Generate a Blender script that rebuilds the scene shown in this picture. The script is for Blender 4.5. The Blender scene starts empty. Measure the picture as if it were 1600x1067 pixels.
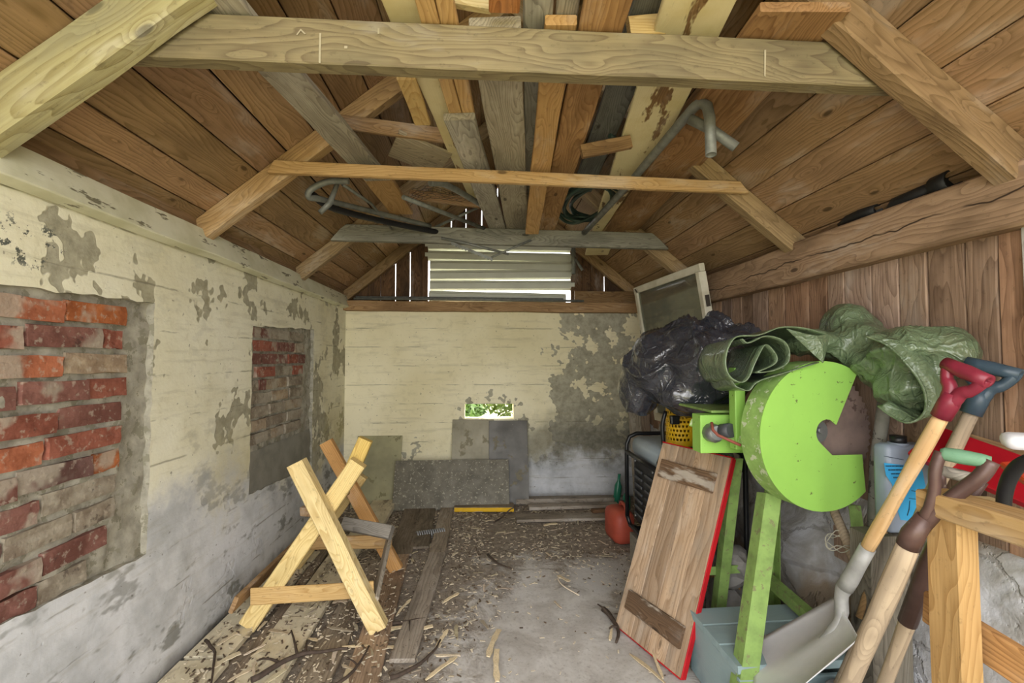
import bpy, bmesh, math, random
from math import sin, cos, pi, radians, sqrt, atan2
from mathutils import Vector, Matrix, Quaternion, noise

sc = bpy.context.scene
COL = sc.collection
V = Vector

# ------------------------------------------------------------------ camera
F_PX = 711.0                     # focal length in pixels of the 1600 px wide frame
YAW, PITCH = radians(3.6), radians(2.2)
CAM_P = V((0, 0, 1.4))
FWD = V((sin(YAW) * cos(PITCH), cos(YAW) * cos(PITCH), sin(PITCH)))
RGT = V((cos(YAW), -sin(YAW), 0))
UPV = RGT.cross(FWD)
cam_d = bpy.data.cameras.new('camera')
cam_d.sensor_width = 36.0
cam_d.lens = F_PX / 1600 * 36
cam_d.clip_start = 0.02
cam = bpy.data.objects.new('camera', cam_d)
COL.objects.link(cam)
cam.matrix_world = Matrix(((RGT.x, UPV.x, -FWD.x, CAM_P.x), (RGT.y, UPV.y, -FWD.y, CAM_P.y), (RGT.z, UPV.z, -FWD.z, CAM_P.z), (0, 0, 0, 1)))
sc.camera = cam

# ------------------------------------------------------------------ world, sun, exposure
SKY_COL, SKY_STR = (0.985, 0.985, 0.99), 2.6
SUN_STR, SUN_DIR = 4.5, V((-0.80, -0.28, -0.62))
EXPOSURE = 1.42
w = bpy.data.worlds.new('world'); sc.world = w; w.use_nodes = True
bg = w.node_tree.nodes['Background']
bg.inputs[0].default_value = (*SKY_COL, 1); bg.inputs[1].default_value = SKY_STR
sd = bpy.data.lights.new('sun', 'SUN'); sd.energy = SUN_STR; sd.angle = radians(2.0); sd.color = (1.0, 0.93, 0.80)
sun = bpy.data.objects.new('sun', sd); COL.objects.link(sun)
sun.rotation_euler = SUN_DIR.to_track_quat('-Z', 'Y').to_euler(); sun.location = (8, 4, 9)
# daylight portal in the open front of the shed (guides sky sampling, adds no light)
pd = bpy.data.lights.new('door_portal', 'AREA'); pd.shape = 'RECTANGLE'; pd.size = 3.0; pd.size_y = 3.3
pd.cycles.is_portal = True
po = bpy.data.objects.new('door_portal', pd); COL.objects.link(po); po.location = (0.12, -0.62, 1.65); po.rotation_euler = (radians(90), 0, 0)
sc.view_settings.view_transform = 'Standard'; sc.view_settings.look = 'None'
sc.view_settings.exposure = EXPOSURE; sc.view_settings.gamma = 1.0; sc.view_settings.use_curve_mapping = False
try:
    sc.cycles.adaptive_threshold = 0.02; sc.cycles.max_bounces = 6; sc.cycles.diffuse_bounces = 4; sc.cycles.glossy_bounces = 2; sc.cycles.transmission_bounces = 3
except Exception: pass

# ------------------------------------------------------------------ geometry of the room
XL, XR, YB, YF = -1.38, 1.63, 4.65, -0.6      # wall faces (left, right beam), back wall, open front
XBD = 1.70                                    # face of the right-hand wall boards
ZE, SLOPE, XRIDGE = 2.10, 0.82, 0.125         # roof boards: z at the eaves, pitch, ridge

def ray(px, py): return FWD * F_PX + RGT * (px - 800) - UPV * (py - 533.5)
def at(px, py, y): d = ray(px, py); return CAM_P + d * (y / d.y)
def atx(px, py, x): d = ray(px, py); return CAM_P + d * (x / d.x)
def atz(px, py, z): d = ray(px, py); return CAM_P + d * ((z - 1.4) / d.z)

# ------------------------------------------------------------------ node helpers
def lin(c):
    if isinstance(c, str):
        c = [int(c[i:i + 2], 16) / 255 for i in (0, 2, 4)]
    return tuple((x / 12.92 if x <= .04045 else ((x + .055) / 1.055) ** 2.4) for x in c) + (1,)

class NT:
    def __init__(s, name):
        s.m = bpy.data.materials.new(name); s.m.use_nodes = True
        s.t = s.m.node_tree; s.b = s.t.nodes['Principled BSDF']
    def n(s, typ, ins=None, **pr):
        nd = s.t.nodes.new(typ)
        for k, v in pr.items(): setattr(nd, k, v)
        for k, v in (ins or {}).items(): s.set(nd.inputs[k], v)
        return nd
    def set(s, sock, v):
        if isinstance(v, bpy.types.NodeSocket): s.t.links.new(v, sock)
        else:
            if hasattr(sock.default_value, '__len__') and not hasattr(v, '__len__'): v = [v] * len(sock.default_value)
            sock.default_value = v
    def math(s, op, a, b=0.0, c=None, clamp=False):
        nd = s.t.nodes.new('ShaderNodeMath'); nd.operation = op; nd.use_clamp = clamp
        s.set(nd.inputs[0], a); s.set(nd.inputs[1], b)
        if c is not None: s.set(nd.inputs[2], c)
        return nd.outputs[0]
    def vmul(s, v, sc_):
        nd = s.t.nodes.new('ShaderNodeVectorMath'); nd.operation = 'MULTIPLY'
        s.set(nd.inputs[0], v); s.set(nd.inputs[1], sc_); return nd.outputs[0]
    def vadd(s, v, b):
        nd = s.t.nodes.new('ShaderNodeVectorMath'); nd.operation = 'ADD'
        s.set(nd.inputs[0], v); s.set(nd.inputs[1], b); return nd.outputs[0]
    def noise(s, v, scale, detail=4, rough=.55, dist=0.0):
        return s.n('ShaderNodeTexNoise', {'Vector': v, 'Scale': scale, 'Detail': min(detail, 5) * .8, 'Roughness': rough, 'Distortion': dist}).outputs['Fac']
    def ramp(s, f, lo, hi, a=0.0, b=1.0):
        nd = s.t.nodes.new('ShaderNodeMapRange'); nd.interpolation_type = 'SMOOTHSTEP'
        for i, v in enumerate((f, lo, hi, a, b)): s.set(nd.inputs[i], v)
        return nd.outputs[0]
    def mix(s, f, a, b, mode='MIX'):
        nd = s.t.nodes.new('ShaderNodeMix'); nd.data_type = 'RGBA'; nd.blend_type = mode; nd.clamp_factor = True
        s.set(nd.inputs[0], f); s.set(nd.inputs[6], a); s.set(nd.inputs[7], b); return nd.outputs[2]
    def sep(s, v):
        nd = s.t.nodes.new('ShaderNodeSeparateXYZ'); s.set(nd.inputs[0], v); return nd.outputs
    def comb(s, x, y, z):
        nd = s.t.nodes.new('ShaderNodeCombineXYZ')
        for i, v in enumerate((x, y, z)): s.set(nd.inputs[i], v)
        return nd.outputs[0]
    def bump(s, h, strength=.3, dist=.01, nrm=None):
        nd = s.n('ShaderNodeBump', {'Height': h, 'Strength': strength, 'Distance': dist})
        if nrm is not None: s.set(nd.inputs['Normal'], nrm)
        return nd.outputs[0]
    def out(s, color=None, rough=None, normal=None, metal=None, spec=None, **kw):
        if color is not None: s.set(s.b.inputs['Base Color'], color)
        if rough is not None: s.set(s.b.inputs['Roughness'], rough)
        if normal is not None: s.set(s.b.inputs['Normal'], normal)
        if metal is not None: s.set(s.b.inputs['Metallic'], metal)
        if spec is not None: s.set(s.b.inputs['Specular IOR Level'], spec)
        for k, v in kw.items(): s.set(s.b.inputs[k], v)
        return s.m
    def obj(s): return s.n('ShaderNodeTexCoord').outputs['Object']

def gray(nt, v): return nt.comb(v, v, v)

def wood_color(nt, light, dark, ring=9.0, wav=3.0, fine=.5, knots=.8, stain=.5, stain_c='4a4238', speck=.25):
    """returns (colour, height). Grain runs along local X."""
    oi = nt.n('ShaderNodeObjectInfo')
    r = oi.outputs['Random']
    off = nt.comb(nt.math('MULTIPLY', r, 53.0), nt.math('MULTIPLY', r, 17.0), nt.math('MULTIPLY', r, 29.0))
    v = nt.vadd(nt.obj(), off)
    n1 = nt.noise(nt.vmul(v, (1.0, 4.5, 4.5)), 1.3, 3, .5)
    x, y, z = nt.sep(v)
    # knots: warp the rings around points
    vk = nt.vmul(v, (3.0, 8.0, 8.0))
    vo = nt.n('ShaderNodeTexVoronoi', {'Vector': vk, 'Scale': 1.0, 'Randomness': 1.0}, feature='F1')
    kd = vo.outputs['Distance']
    kn = nt.ramp(kd, .30, .02)
    ph = nt.math('ADD', nt.math('MULTIPLY', nt.math('ADD', y, nt.math('MULTIPLY', z, .7)), ring * 8.0), nt.math('MULTIPLY', n1, wav * 9))
    ph = nt.math('ADD', ph, nt.math('MULTIPLY', kn, 3.2))
    rg = nt.math('FRACT', ph)
    rg = nt.math('MULTIPLY', nt.math('MULTIPLY', rg, rg), nt.ramp(rg, 1.0, .93))
    fb = nt.noise(nt.vmul(v, (3.5, 120, 120)), 1.0, 3, .6)
    f = nt.math('ADD', nt.math('MULTIPLY', rg, .80), nt.math('MULTIPLY', nt.math('SUBTRACT', fb, .36), fine * 2.0))
    col = nt.mix(nt.math('MULTIPLY', f, .9, clamp=True), lin(light), lin(dark))
    if knots:
        kf = nt.math('MULTIPLY', nt.ramp(kd, .11, .06), knots)
        col = nt.mix(kf, col, tuple(c * .32 for c in lin(dark)[:3]) + (1,))
    if stain:
        sn = nt.noise(nt.vmul(v, (1.1, 3.2, 3.2)), 1.9, 5, .62)
        col = nt.mix(nt.math('MULTIPLY', nt.ramp(sn, .47, .66), stain), col, lin(stain_c))
        col = nt.mix(nt.ramp(sn, .46, .28, 0, .22), col, (.8, .78, .72, 1))
    if speck:
        sk = nt.noise(nt.vmul(v, (1, 1.6, 1.6)), 34.0, 4, .7)
        col = nt.mix(nt.math('MULTIPLY', nt.ramp(sk, .58, .70), speck), col, lin('3a3128'))
    tint = nt.mix(1.0, col, oi.outputs['Color'], 'MULTIPLY')
    g = nt.math('ADD', nt.math('MULTIPLY', r, .36), .82)
    tint = nt.mix(1.0, tint, gray(nt, g), 'MULTIPLY')
    h = nt.math('ADD', nt.math('MULTIPLY', rg, .5), fb)
    return tint, h, v

def wood(name, light, dark, rough=.72, bump=.25, crack=False, **k):
    nt = NT(name); c, h, v = wood_color(nt, light, dark, **k)
    if crack:
        lx, ly, lz = nt.sep(nt.obj()); cn = nt.noise(nt.vmul(nt.obj(), (1.1, .2, .2)), 1.6, 5, .6)
        d = nt.math('ABSOLUTE', nt.math('ADD', nt.math('ADD', ly, nt.math('MULTIPLY', lx, .012)), nt.math('MULTIPLY', nt.math('SUBTRACT', cn, .5), .16)))
        cm = nt.math('MULTIPLY', nt.ramp(d, .0045, .001), nt.ramp(nt.noise(nt.vmul(nt.obj(), (3, 1, 1)), 1.0, 3), .38, .5)); c = nt.mix(cm, c, lin('3d2f24')); h = nt.math('SUBTRACT', h, nt.math('MULTIPLY', cm, 3.0))
    return nt.out(c, rough, nt.bump(h, bump, .004), spec=.25)

def painted_wood(name, paint, light, dark, cover=.5, edge=.03, rough=.6, pscale=(2, 7, 7), paint2=None, **k):
    nt = NT(name); c, h, v = wood_color(nt, light, dark, **k)
    pn = nt.noise(nt.vmul(v, pscale), 1.6, 7, .68)
    thr = .5 + (.5 - cover) * .7
    m = nt.ramp(pn, thr - edge, thr + edge)
    p = lin(paint)
    pn2 = nt.noise(v, 5.0, 5, .6)
    pc = nt.mix(nt.ramp(pn2, .4, .7), p, lin(paint2) if paint2 else tuple(x * .72 for x in p[:3]) + (1,))
    col = nt.mix(m, c, pc)
    hh = nt.math('ADD', nt.math('MULTIPLY', h, .4), nt.math('MULTIPLY', m, 1.0))
    return nt.out(col, rough, nt.bump(hh, .35, .004), spec=.3)

def plain(name, color, rough=.5, metal=0.0, var=.25, scale=18.0, bump=.08, wear=None, wear_amt=.0, wear_scale=9.0, spec=.4, use_obj=False):
    nt = NT(name); v = nt.obj(); oi = nt.n('ShaderNodeObjectInfo')
    v = nt.vadd(v, nt.comb(nt.math('MULTIPLY', oi.outputs['Random'], 31.0), 0.0, 0.0))
    n1 = nt.noise(v, scale, 5, .6)
    c = lin(color)
    col = nt.mix(nt.ramp(n1, .3, .75), c, tuple(x * (1 - var) for x in c[:3]) + (1,))
    rg = nt.ramp(n1, .2, .8, max(0, rough - .08), min(1, rough + .1))
    if wear:
        wn = nt.noise(v, wear_scale, 7, .7)
        wf = nt.ramp(wn, .72 - wear_amt * .45, .76 - wear_amt * .45)
        col = nt.mix(wf, col, lin(wear)); rg = nt.mix(wf, rg, (.85, .85, .85, 1))
    if use_obj: col = nt.mix(1.0, col, oi.outputs['Color'], 'MULTIPLY')
    return nt.out(col, rg, nt.bump(n1, bump, .004), metal=metal, spec=spec)

# ------------------------------------------------------------------ object helpers
def tag(o, label=None, cat=None, group=None, kind=None):
    if label: o['label'] = label
    if cat: o['category'] = cat
    if group: o['group'] = group
    if kind: o['kind'] = kind
    return o

def link(name, me, mat=None, parent=None, mw=None, color=None, smooth=None):
    o = bpy.data.objects.new(name, me); COL.objects.link(o)
    if mat is not None and len(me.materials) == 0: me.materials.append(mat)
    if mw is not None: o.matrix_world = mw
    if parent is not None:
        pw = parent.matrix_world.copy()
        par = parent
        M = par.matrix_basis.copy()
        if par.parent is not None: M = par.parent.matrix_basis @ par.matrix_parent_inverse @ M
        o.parent = par; o.matrix_parent_inverse = M.inverted()
    if color is not None: o.color = (*color[:3], 1)
    if smooth is not None:
        for p in me.polygons: p.use_smooth = smooth
    return o

def empty(name, loc, label=None, cat=None, group=None):
    o = bpy.data.objects.new(name, None); COL.objects.link(o); o.location = loc; o.empty_display_size = .1
    o.matrix_basis = Matrix.Translation(loc)
    return tag(o, label, cat, group)

def mesh(name, verts, faces):
    me = bpy.data.meshes.new(name); me.from_pydata([tuple(v) for v in verts], [], faces); me.update(); return me

def frame(X, Zh):
    X = V(X).normalized(); Zh = V(Zh)
    Y = Zh.cross(X)
    if Y.length < 1e-5: Y = V((0, 1, 0)).cross(X)
    Y.normalize(); Z = X.cross(Y)
    return Matrix(((X.x, Y.x, Z.x), (X.y, Y.y, Z.y), (X.z, Y.z, Z.z)))

def board_mesh(L, W, T, seed=0, bev=.004, rough=.002, nseg=None, skew0=0.0, skew1=0.0, bow=0.0):
    """chamfered board along local X, centred; W along Y, T along Z. skew: end cuts slanted along Y."""
    rnd = random.Random(seed)
    n = nseg or max(2, int(L / .22))
    b = min(bev, W * .3, T * .3)
    prof = [(-W/2 + b, -T/2), (W/2 - b, -T/2), (W/2, -T/2 + b), (W/2, T/2 - b), (W/2 - b, T/2), (-W/2 + b, T/2), (-W/2, T/2 - b), (-W/2, -T/2 + b)]
    vs, fs = [], []
    for i in range(n + 1):
        u = i / n; x = -L/2 + L * u
        dw = (rnd.random() - .5) * 2 * rough; dy = (rnd.random() - .5) * rough; dz = (rnd.random() - .5) * rough + bow * 4 * u * (1 - u)
        for (y, z) in prof:
            sk = 0
            if i == 0: sk = skew0 * (y / W)
            if i == n: sk = skew1 * (y / W)
            vs.append((x + sk, y * (1 + dw / W) + dy, z + dz))
    for i in range(n):
        for j in range(8):
            a = i * 8 + j; b2 = i * 8 + (j + 1) % 8
            fs.append((a, b2, b2 + 8, a + 8))
    fs.append(tuple(reversed(range(8)))); fs.append(tuple(range(n * 8, n * 8 + 8)))
    me = mesh('board', vs, fs); 
    bm = bmesh.new(); bm.from_mesh(me); bmesh.ops.recalc_face_normals(bm, faces=bm.faces); bm.to_mesh(me); bm.free()
    return me

_seed = [0]
def board(name, A, B, W, T, mat, nrm=(0, 0, 1), parent=None, color=None, **k):
    A, B = V(A), V(B); _seed[0] += 1
    me = board_mesh((B - A).length, W, T, _seed[0], **k)
    mw = frame(B - A, nrm).to_4x4(); mw.translation = (A + B) / 2
    return link(name, me, mat, parent, mw, color)

def tube_mesh(path, rad, seg=12, caps=True, hollow=0.0, flat=1.0):
    P = [V(p) for p in path]; n = len(P)
    R = rad if hasattr(rad, '__len__') else [rad] * n
    vs, fs = [], []
    T0 = (P[1] - P[0]).normalized()
    up = V((0, 0, 1)) if abs(T0.z) < .9 else V((1, 0, 0))
    N = (up - T0 * up.dot(T0)).normalized()
    Tp = T0
    for i in range(n):
        if i == 0: T = T0
        elif i == n - 1: T = (P[-1] - P[-2]).normalized()
        else: T = ((P[i + 1] - P[i]).normalized() + (P[i] - P[i - 1]).normalized()).normalized()
        q = Tp.rotation_difference(T); N = (q @ N); N = (N - T * N.dot(T)).normalized(); Tp = T
        Bn = T.cross(N)
        for j in range(seg):
            a = 2 * pi * j / seg
            vs.append(P[i] + N * (R[i] * cos(a)) + Bn * (R[i] * flat * sin(a)))
    for i in range(n - 1):
        for j in range(seg):
            a = i * seg + j; b = i * seg + (j + 1) % seg
            fs.append((a, b, b + seg, a + seg))
    if caps:
        if hollow:
            for (st, sgn) in ((0, 1), ((n - 1) * seg, -1)):
                c = sum((vs[st + j] for j in range(seg)), V()) / seg
                d = (P[1] - P[0]).normalized() * .03 if st == 0 else (P[-2] - P[-1]).normalized() * .03
                k0 = len(vs)
                for j in range(seg): vs.append(c + (vs[st + j] - c) * hollow)
                for j in range(seg): vs.append(c + (vs[st + j] - c) * hollow + d)
                for j in range(seg):
                    j2 = (j + 1) % seg
                    fs.append((st + j, k0 + j, k0 + j2, st + j2)); fs.append((k0 + j, k0 + seg + j, k0 + seg + j2, k0 + j2))
                fs.append(tuple(k0 + seg + j for j in range(seg)))
        else:
            fs.append(tuple(reversed(range(seg)))); fs.append(tuple(range((n - 1) * seg, n * seg)))
    me = mesh('tube', vs, fs)
    bm = bmesh.new(); bm.from_mesh(me); bmesh.ops.recalc_face_normals(bm, faces=bm.faces); bm.to_mesh(me); bm.free()
    for p in me.polygons: p.use_smooth = len(p.vertices) == 4
    return me

def tube(name, path, rad, mat, parent=None, origin=None, **k):
    P = [V(p) for p in path]; o = V(origin) if origin else P[0].copy()
    me = tube_mesh([p - o for p in P], rad, **k)
    return link(name, me, mat, parent, Matrix.Translation(o))

def smooth_path(pts, n=8):
    """Catmull-Rom"""
    P = [V(p) for p in pts]; P = [P[0] * 2 - P[1]] + P + [P[-1] * 2 - P[-2]]
    out = []
    for i in range(1, len(P) - 2):
        for k in range(n):
            t = k / n; a, b, c, d = P[i - 1], P[i], P[i + 1], P[i + 2]
            out.append(.5 * ((2 * b) + (c - a) * t + (2 * a - 5 * b + 4 * c - d) * t * t + (3 * b - a - 3 * c + d) * t ** 3))
    out.append(P[-2]); return out

def from_bm(name, bm, mat, parent=None, mw=None, smooth=False, color=None):
    bmesh.ops.recalc_face_normals(bm, faces=bm.faces)
    me = bpy.data.meshes.new(name); bm.to_mesh(me); bm.free()
    return link(name, me, mat, parent, mw, color, smooth)

def box_bm(bm, c, s, bev=0.0, M=None):
    r = bmesh.ops.create_cube(bm, size=1.0)
    for v in r['verts']:
        v.co = V((v.co.x * s[0], v.co.y * s[1], v.co.z * s[2])) + V(c)
        if M is not None: v.co = M @ v.co
    if bev:
        es = list({e for v in r['verts'] for e in v.link_edges})
        bmesh.ops.bevel(bm, geom=es, offset=bev, segments=2, affect='EDGES', profile=.5)

def box(name, c, s, mat, parent=None, bev=.004, rot=None, color=None):
    bm = bmesh.new(); box_bm(bm, (0, 0, 0), s, bev)
    mw = Matrix.Translation(c)
    if rot is not None: mw = mw @ (rot.to_4x4() if isinstance(rot, Matrix) else Matrix.Rotation(rot, 4, 'Z'))
    return from_bm(name, bm, mat, parent, mw, color=color)

def extrude_poly(name, pts2, depth, mat, M, parent=None, bev=0.0, smooth=False):
    """pts2: outline in local XZ, front face at local y=0, extends to y=depth"""
    bm = bmesh.new()
    a = [bm.verts.new((x, 0, z)) for x, z in pts2]; f = bm.faces.new(a)
    r = bmesh.ops.extrude_face_region(bm, geom=[f])
    for v in r['geom']:
        if isinstance(v, bmesh.types.BMVert): v.co.y += depth
    if bev:
        bmesh.ops.recalc_face_normals(bm, faces=bm.faces)
        es = [e for e in bm.edges if len(e.link_faces) == 2 and e.calc_face_angle(0) > .7]
        bmesh.ops.bevel(bm, geom=es, offset=bev, segments=1, affect='EDGES')
    return from_bm(name, bm, mat, parent, M, smooth)

def lump_mesh(blobs, voxel=.014, smooth_it=4):
    """union of ellipsoids [(centre, radii, rotation z)] -> voxel remeshed mesh (world coordinates)"""
    bm = bmesh.new()
    for b in blobs:
        c, r = V(b[0]), b[1]; q = Matrix.Rotation(b[2], 3, b[3] if len(b) > 3 else 'Z') if len(b) > 2 else Matrix.Identity(3)
        g = bmesh.ops.create_icosphere(bm, subdivisions=4, radius=1.0)
        for v in g['verts']: v.co = c + q @ V((v.co.x * r[0], v.co.y * r[1], v.co.z * r[2]))
    me = bpy.data.meshes.new('tmp'); bm.to_mesh(me); bm.free()
    o = bpy.data.objects.new('tmp', me); COL.objects.link(o)
    md = o.modifiers.new('r', 'REMESH'); md.mode = 'VOXEL'; md.voxel_size = voxel
    ms = o.modifiers.new('s', 'SMOOTH'); ms.iterations = smooth_it; ms.factor = .6
    dg = bpy.context.evaluated_depsgraph_get(); dg.update()
    out = bpy.data.meshes.new_from_object(o.evaluated_get(dg))
    bpy.data.objects.remove(o); 
    return out

def displace(me, fn):
    nr = [v.normal.copy() for v in me.vertices]
    for v, n in zip(me.vertices, nr): v.co = v.co + n * fn(v.co, n)
    me.update()

def rebase(me, o):
    """move mesh data so that the object's origin sits at o"""
    for v in me.vertices: v.co = v.co - o
    return Matrix.Translation(o)
# ------------------------------------------------------------------ materials
M_ROOF = wood('roof_board_pine', 'a88a69', '77603f', ring=6, wav=1.6, stain=.35, stain_c='5f4a34', bump=.15)
M_RAFT = wood('rafter_pine', 'a48c68', '786344', ring=6, wav=2.0, stain=.45, stain_c='5e4a34')
M_RAFT_L = wood('rafter_whitewashed', 'a8a077', '80744a', ring=4, stain=.55, stain_c='8d8a72', wav=1.6)
M_BEAM = wood('beam_weathered', 'a6966f', '76644a', ring=6, wav=2.4, stain=.35, stain_c='57503f')
M_GREYW = wood('weathered_grey_wood', 'a09a8e', '6b655b', ring=9, stain=.4, stain_c='4a4640')
M_DARKW = wood('dark_old_wood', '6e5238', '3c2817', ring=8, stain=.6, stain_c='2c2118')
M_PINE = wood('fresh_pine', 'c9a672', 'a07c4c', ring=7, wav=2.0, stain=.2, stain_c='9a7440')
M_PALE = wood('pale_sawn_wood', 'e0cf9f', 'bb9f68', ring=7, stain=.3, stain_c='9c8a62', bump=.15)
M_BROWNW = wood('brown_plank', 'a3845e', '74573a', ring=6, wav=2.2, stain=.5, stain_c='5a4128')
M_WALLB = wood('wall_board', 'b59c88', '806a5a', ring=5, wav=1.6, stain=.5, stain_c='5d4838', fine=.7, bump=.35)
M_RBEAM = wood('hewn_beam', 'a1866c', '745c47', ring=5, wav=1.5, stain=.5, stain_c='54412f', bump=.4, crack=True)
M_CREAM = painted_wood('cream_painted_board', 'dccfa4', '9a7a52', '6d4d2c', cover=.64, paint2='cfbf8c')
M_FLAKE = painted_wood('flaking_white_paint', 'd8d6bd', '8f8a72', '6f6a52', cover=.66, edge=.02, pscale=(4, 16, 16), paint2='c5c3a4')
M_WHITEB = painted_wood('whitewashed_board', 'b5b0a8', '938a80', '6b635a', cover=.7)
M_SASH = painted_wood('window_white_paint', 'd8d3c0', '9c8a6c', '6c5a40', cover=.78, paint2='bfb8a0')
M_PANEL = wood('hatch_board_wood', 'b8a188', '8d755c', ring=3, stain=.5, stain_c='8f887e', wav=.8, fine=.8)
M_CLEAT = painted_wood('worn_cleat', 'b5aa9c', '7a614a', '4a3626', cover=.40, edge=.05)
M_REDP = painted_wood('red_paint_edge', 'c01c24', '9a7a5a', '6d4d38', cover=.80, paint2='a0141c')
M_BLUEP = painted_wood('blue_grey_painted_plank', '8fa3a5', '8a8a80', '5f5d52', cover=.86, paint2='7d9296')
M_FLOORP = wood('floor_plank_grey', 'a99e8e', '7d7265', ring=5, stain=.6, stain_c='5f564a', wav=1.2, speck=.7)
M_FLOORC = painted_wood('floor_plank_pale', 'ddd3b8', '9c907c', '75695a', cover=.66, edge=.08, paint2='c3b799', pscale=(3, 9, 9))
M_SPRING = plain('spring_wire', 'a5a7a8', .4, metal=.2, var=.3)
M_SPLINT = plain('splinter_wood', 'dccfb6', .8, var=.3, scale=25, use_obj=True)
M_TWIG = plain('twig_bark', '4f4238', .85, var=.4, scale=40)
M_GREEN = plain('lime_green_paint', '8fbf57', .45, var=.10, scale=5, bump=.02, wear='5f6a3a', wear_amt=.20, wear_scale=26)
M_GREENW = plain('worn_green_paint', '8aa85c', .55, var=.35, scale=14, bump=.1, wear='7d7f58', wear_amt=.30, wear_scale=30)
M_GREENR = plain('dusty_green_rim', '93b863', .6, var=.35, scale=16, wear='b9c3a0', wear_amt=.36, wear_scale=26)
M_BLADE = plain('dark_saw_steel', '8a7770', .42, metal=.25, var=.35, scale=10, wear='5d4c46', wear_amt=.35)
M_STEEL = plain('galvanised_steel', '9a9c9c', .42, metal=.8, var=.3, scale=12)
M_GTUBE = plain('dull_grey_pipe', '83857f', .5, metal=.25, var=.35, scale=20)
M_ALU = plain('aluminium_sheet', 'd6d6d8', .45, metal=.1, var=.15, scale=7, bump=.04)
M_ALU2 = plain('cast_aluminium_socket', 'b2b2b0', .5, metal=.2, var=.3, scale=14)
M_BLACK = plain('black_enamel', '17181a', .35, var=.2, bump=.02)
M_DGREY = plain('dark_grey_plastic', '4d4f52', .5, var=.3)
M_TANK = plain('blue_grey_tank', '98a6b0', .4, var=.12, scale=6)
M_YELLOW = plain('yellow_plastic', 'dcae14', .45, var=.15, scale=8)
M_RED = plain('red_plastic', 'b5523f', .5, var=.2, scale=8)
M_REDG = plain('dark_red_grip', '862b3c', .38, var=.2, scale=14)
M_BLUEG = plain('blue_grey_grip', '3c4d5a', .35, var=.25, scale=14)
M_GREENG = painted_wood('green_painted_grip', '6a8f72', '9d9c84', '6f6a52', cover=.8, paint2='547a5e')
M_BROWNM = plain('brown_enamel_metal', '5c4640', .38, metal=.2, var=.3, scale=18, wear='84786c', wear_amt=.2)
M_SHAFT = wood('ash_handle', 'd0ad7e', 'b58f60', ring=10, wav=.8, stain=.3, stain_c='b09878', knots=0, bump=.08)
M_SHAFTG = wood('grey_handle', 'b5a288', '8f7e6a', ring=10, wav=.8, stain=.45, stain_c='75685a', knots=0, bump=.1)
M_SHAFTD = wood('varnished_handle', '9a7b52', '745a38', ring=10, wav=.8, stain=.3, knots=0, bump=.08, rough=.4)
M_HOSE = plain('dark_green_hose', '2f4038', .45, var=.2)
M_RUBBER = plain('black_rubber', '1c1c1d', .55, var=.2)
M_WHITEP = plain('white_plastic', 'dcdde0', .4, var=.06, scale=4)
M_WIRE = plain('rusty_wire', '4a443c', .6, metal=.5)
M_TWINE = plain('pale_twine', 'c9c4b2', .8)
M_STONE = plain('foundation_stone', '8d8984', .85, var=.35, scale=9, bump=.5)
M_DARKVOID = plain('dark_underlay', '1a1613', .9)
M_ROCK = plain('garden_rock', '7a7872', .85, var=.35, scale=6, bump=.4)
M_LEAF = plain('leaf_green', '4a6526', .6, var=.45, scale=3, use_obj=True)
M_PLASTER_S = plain('louvre_metal', 'c9cbbd', .5, metal=.0, var=.12, scale=4, wear='a9a894', wear_amt=.12)
M_YGREEN = plain('far_edge_wood', '8c8a3a', .7)

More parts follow.
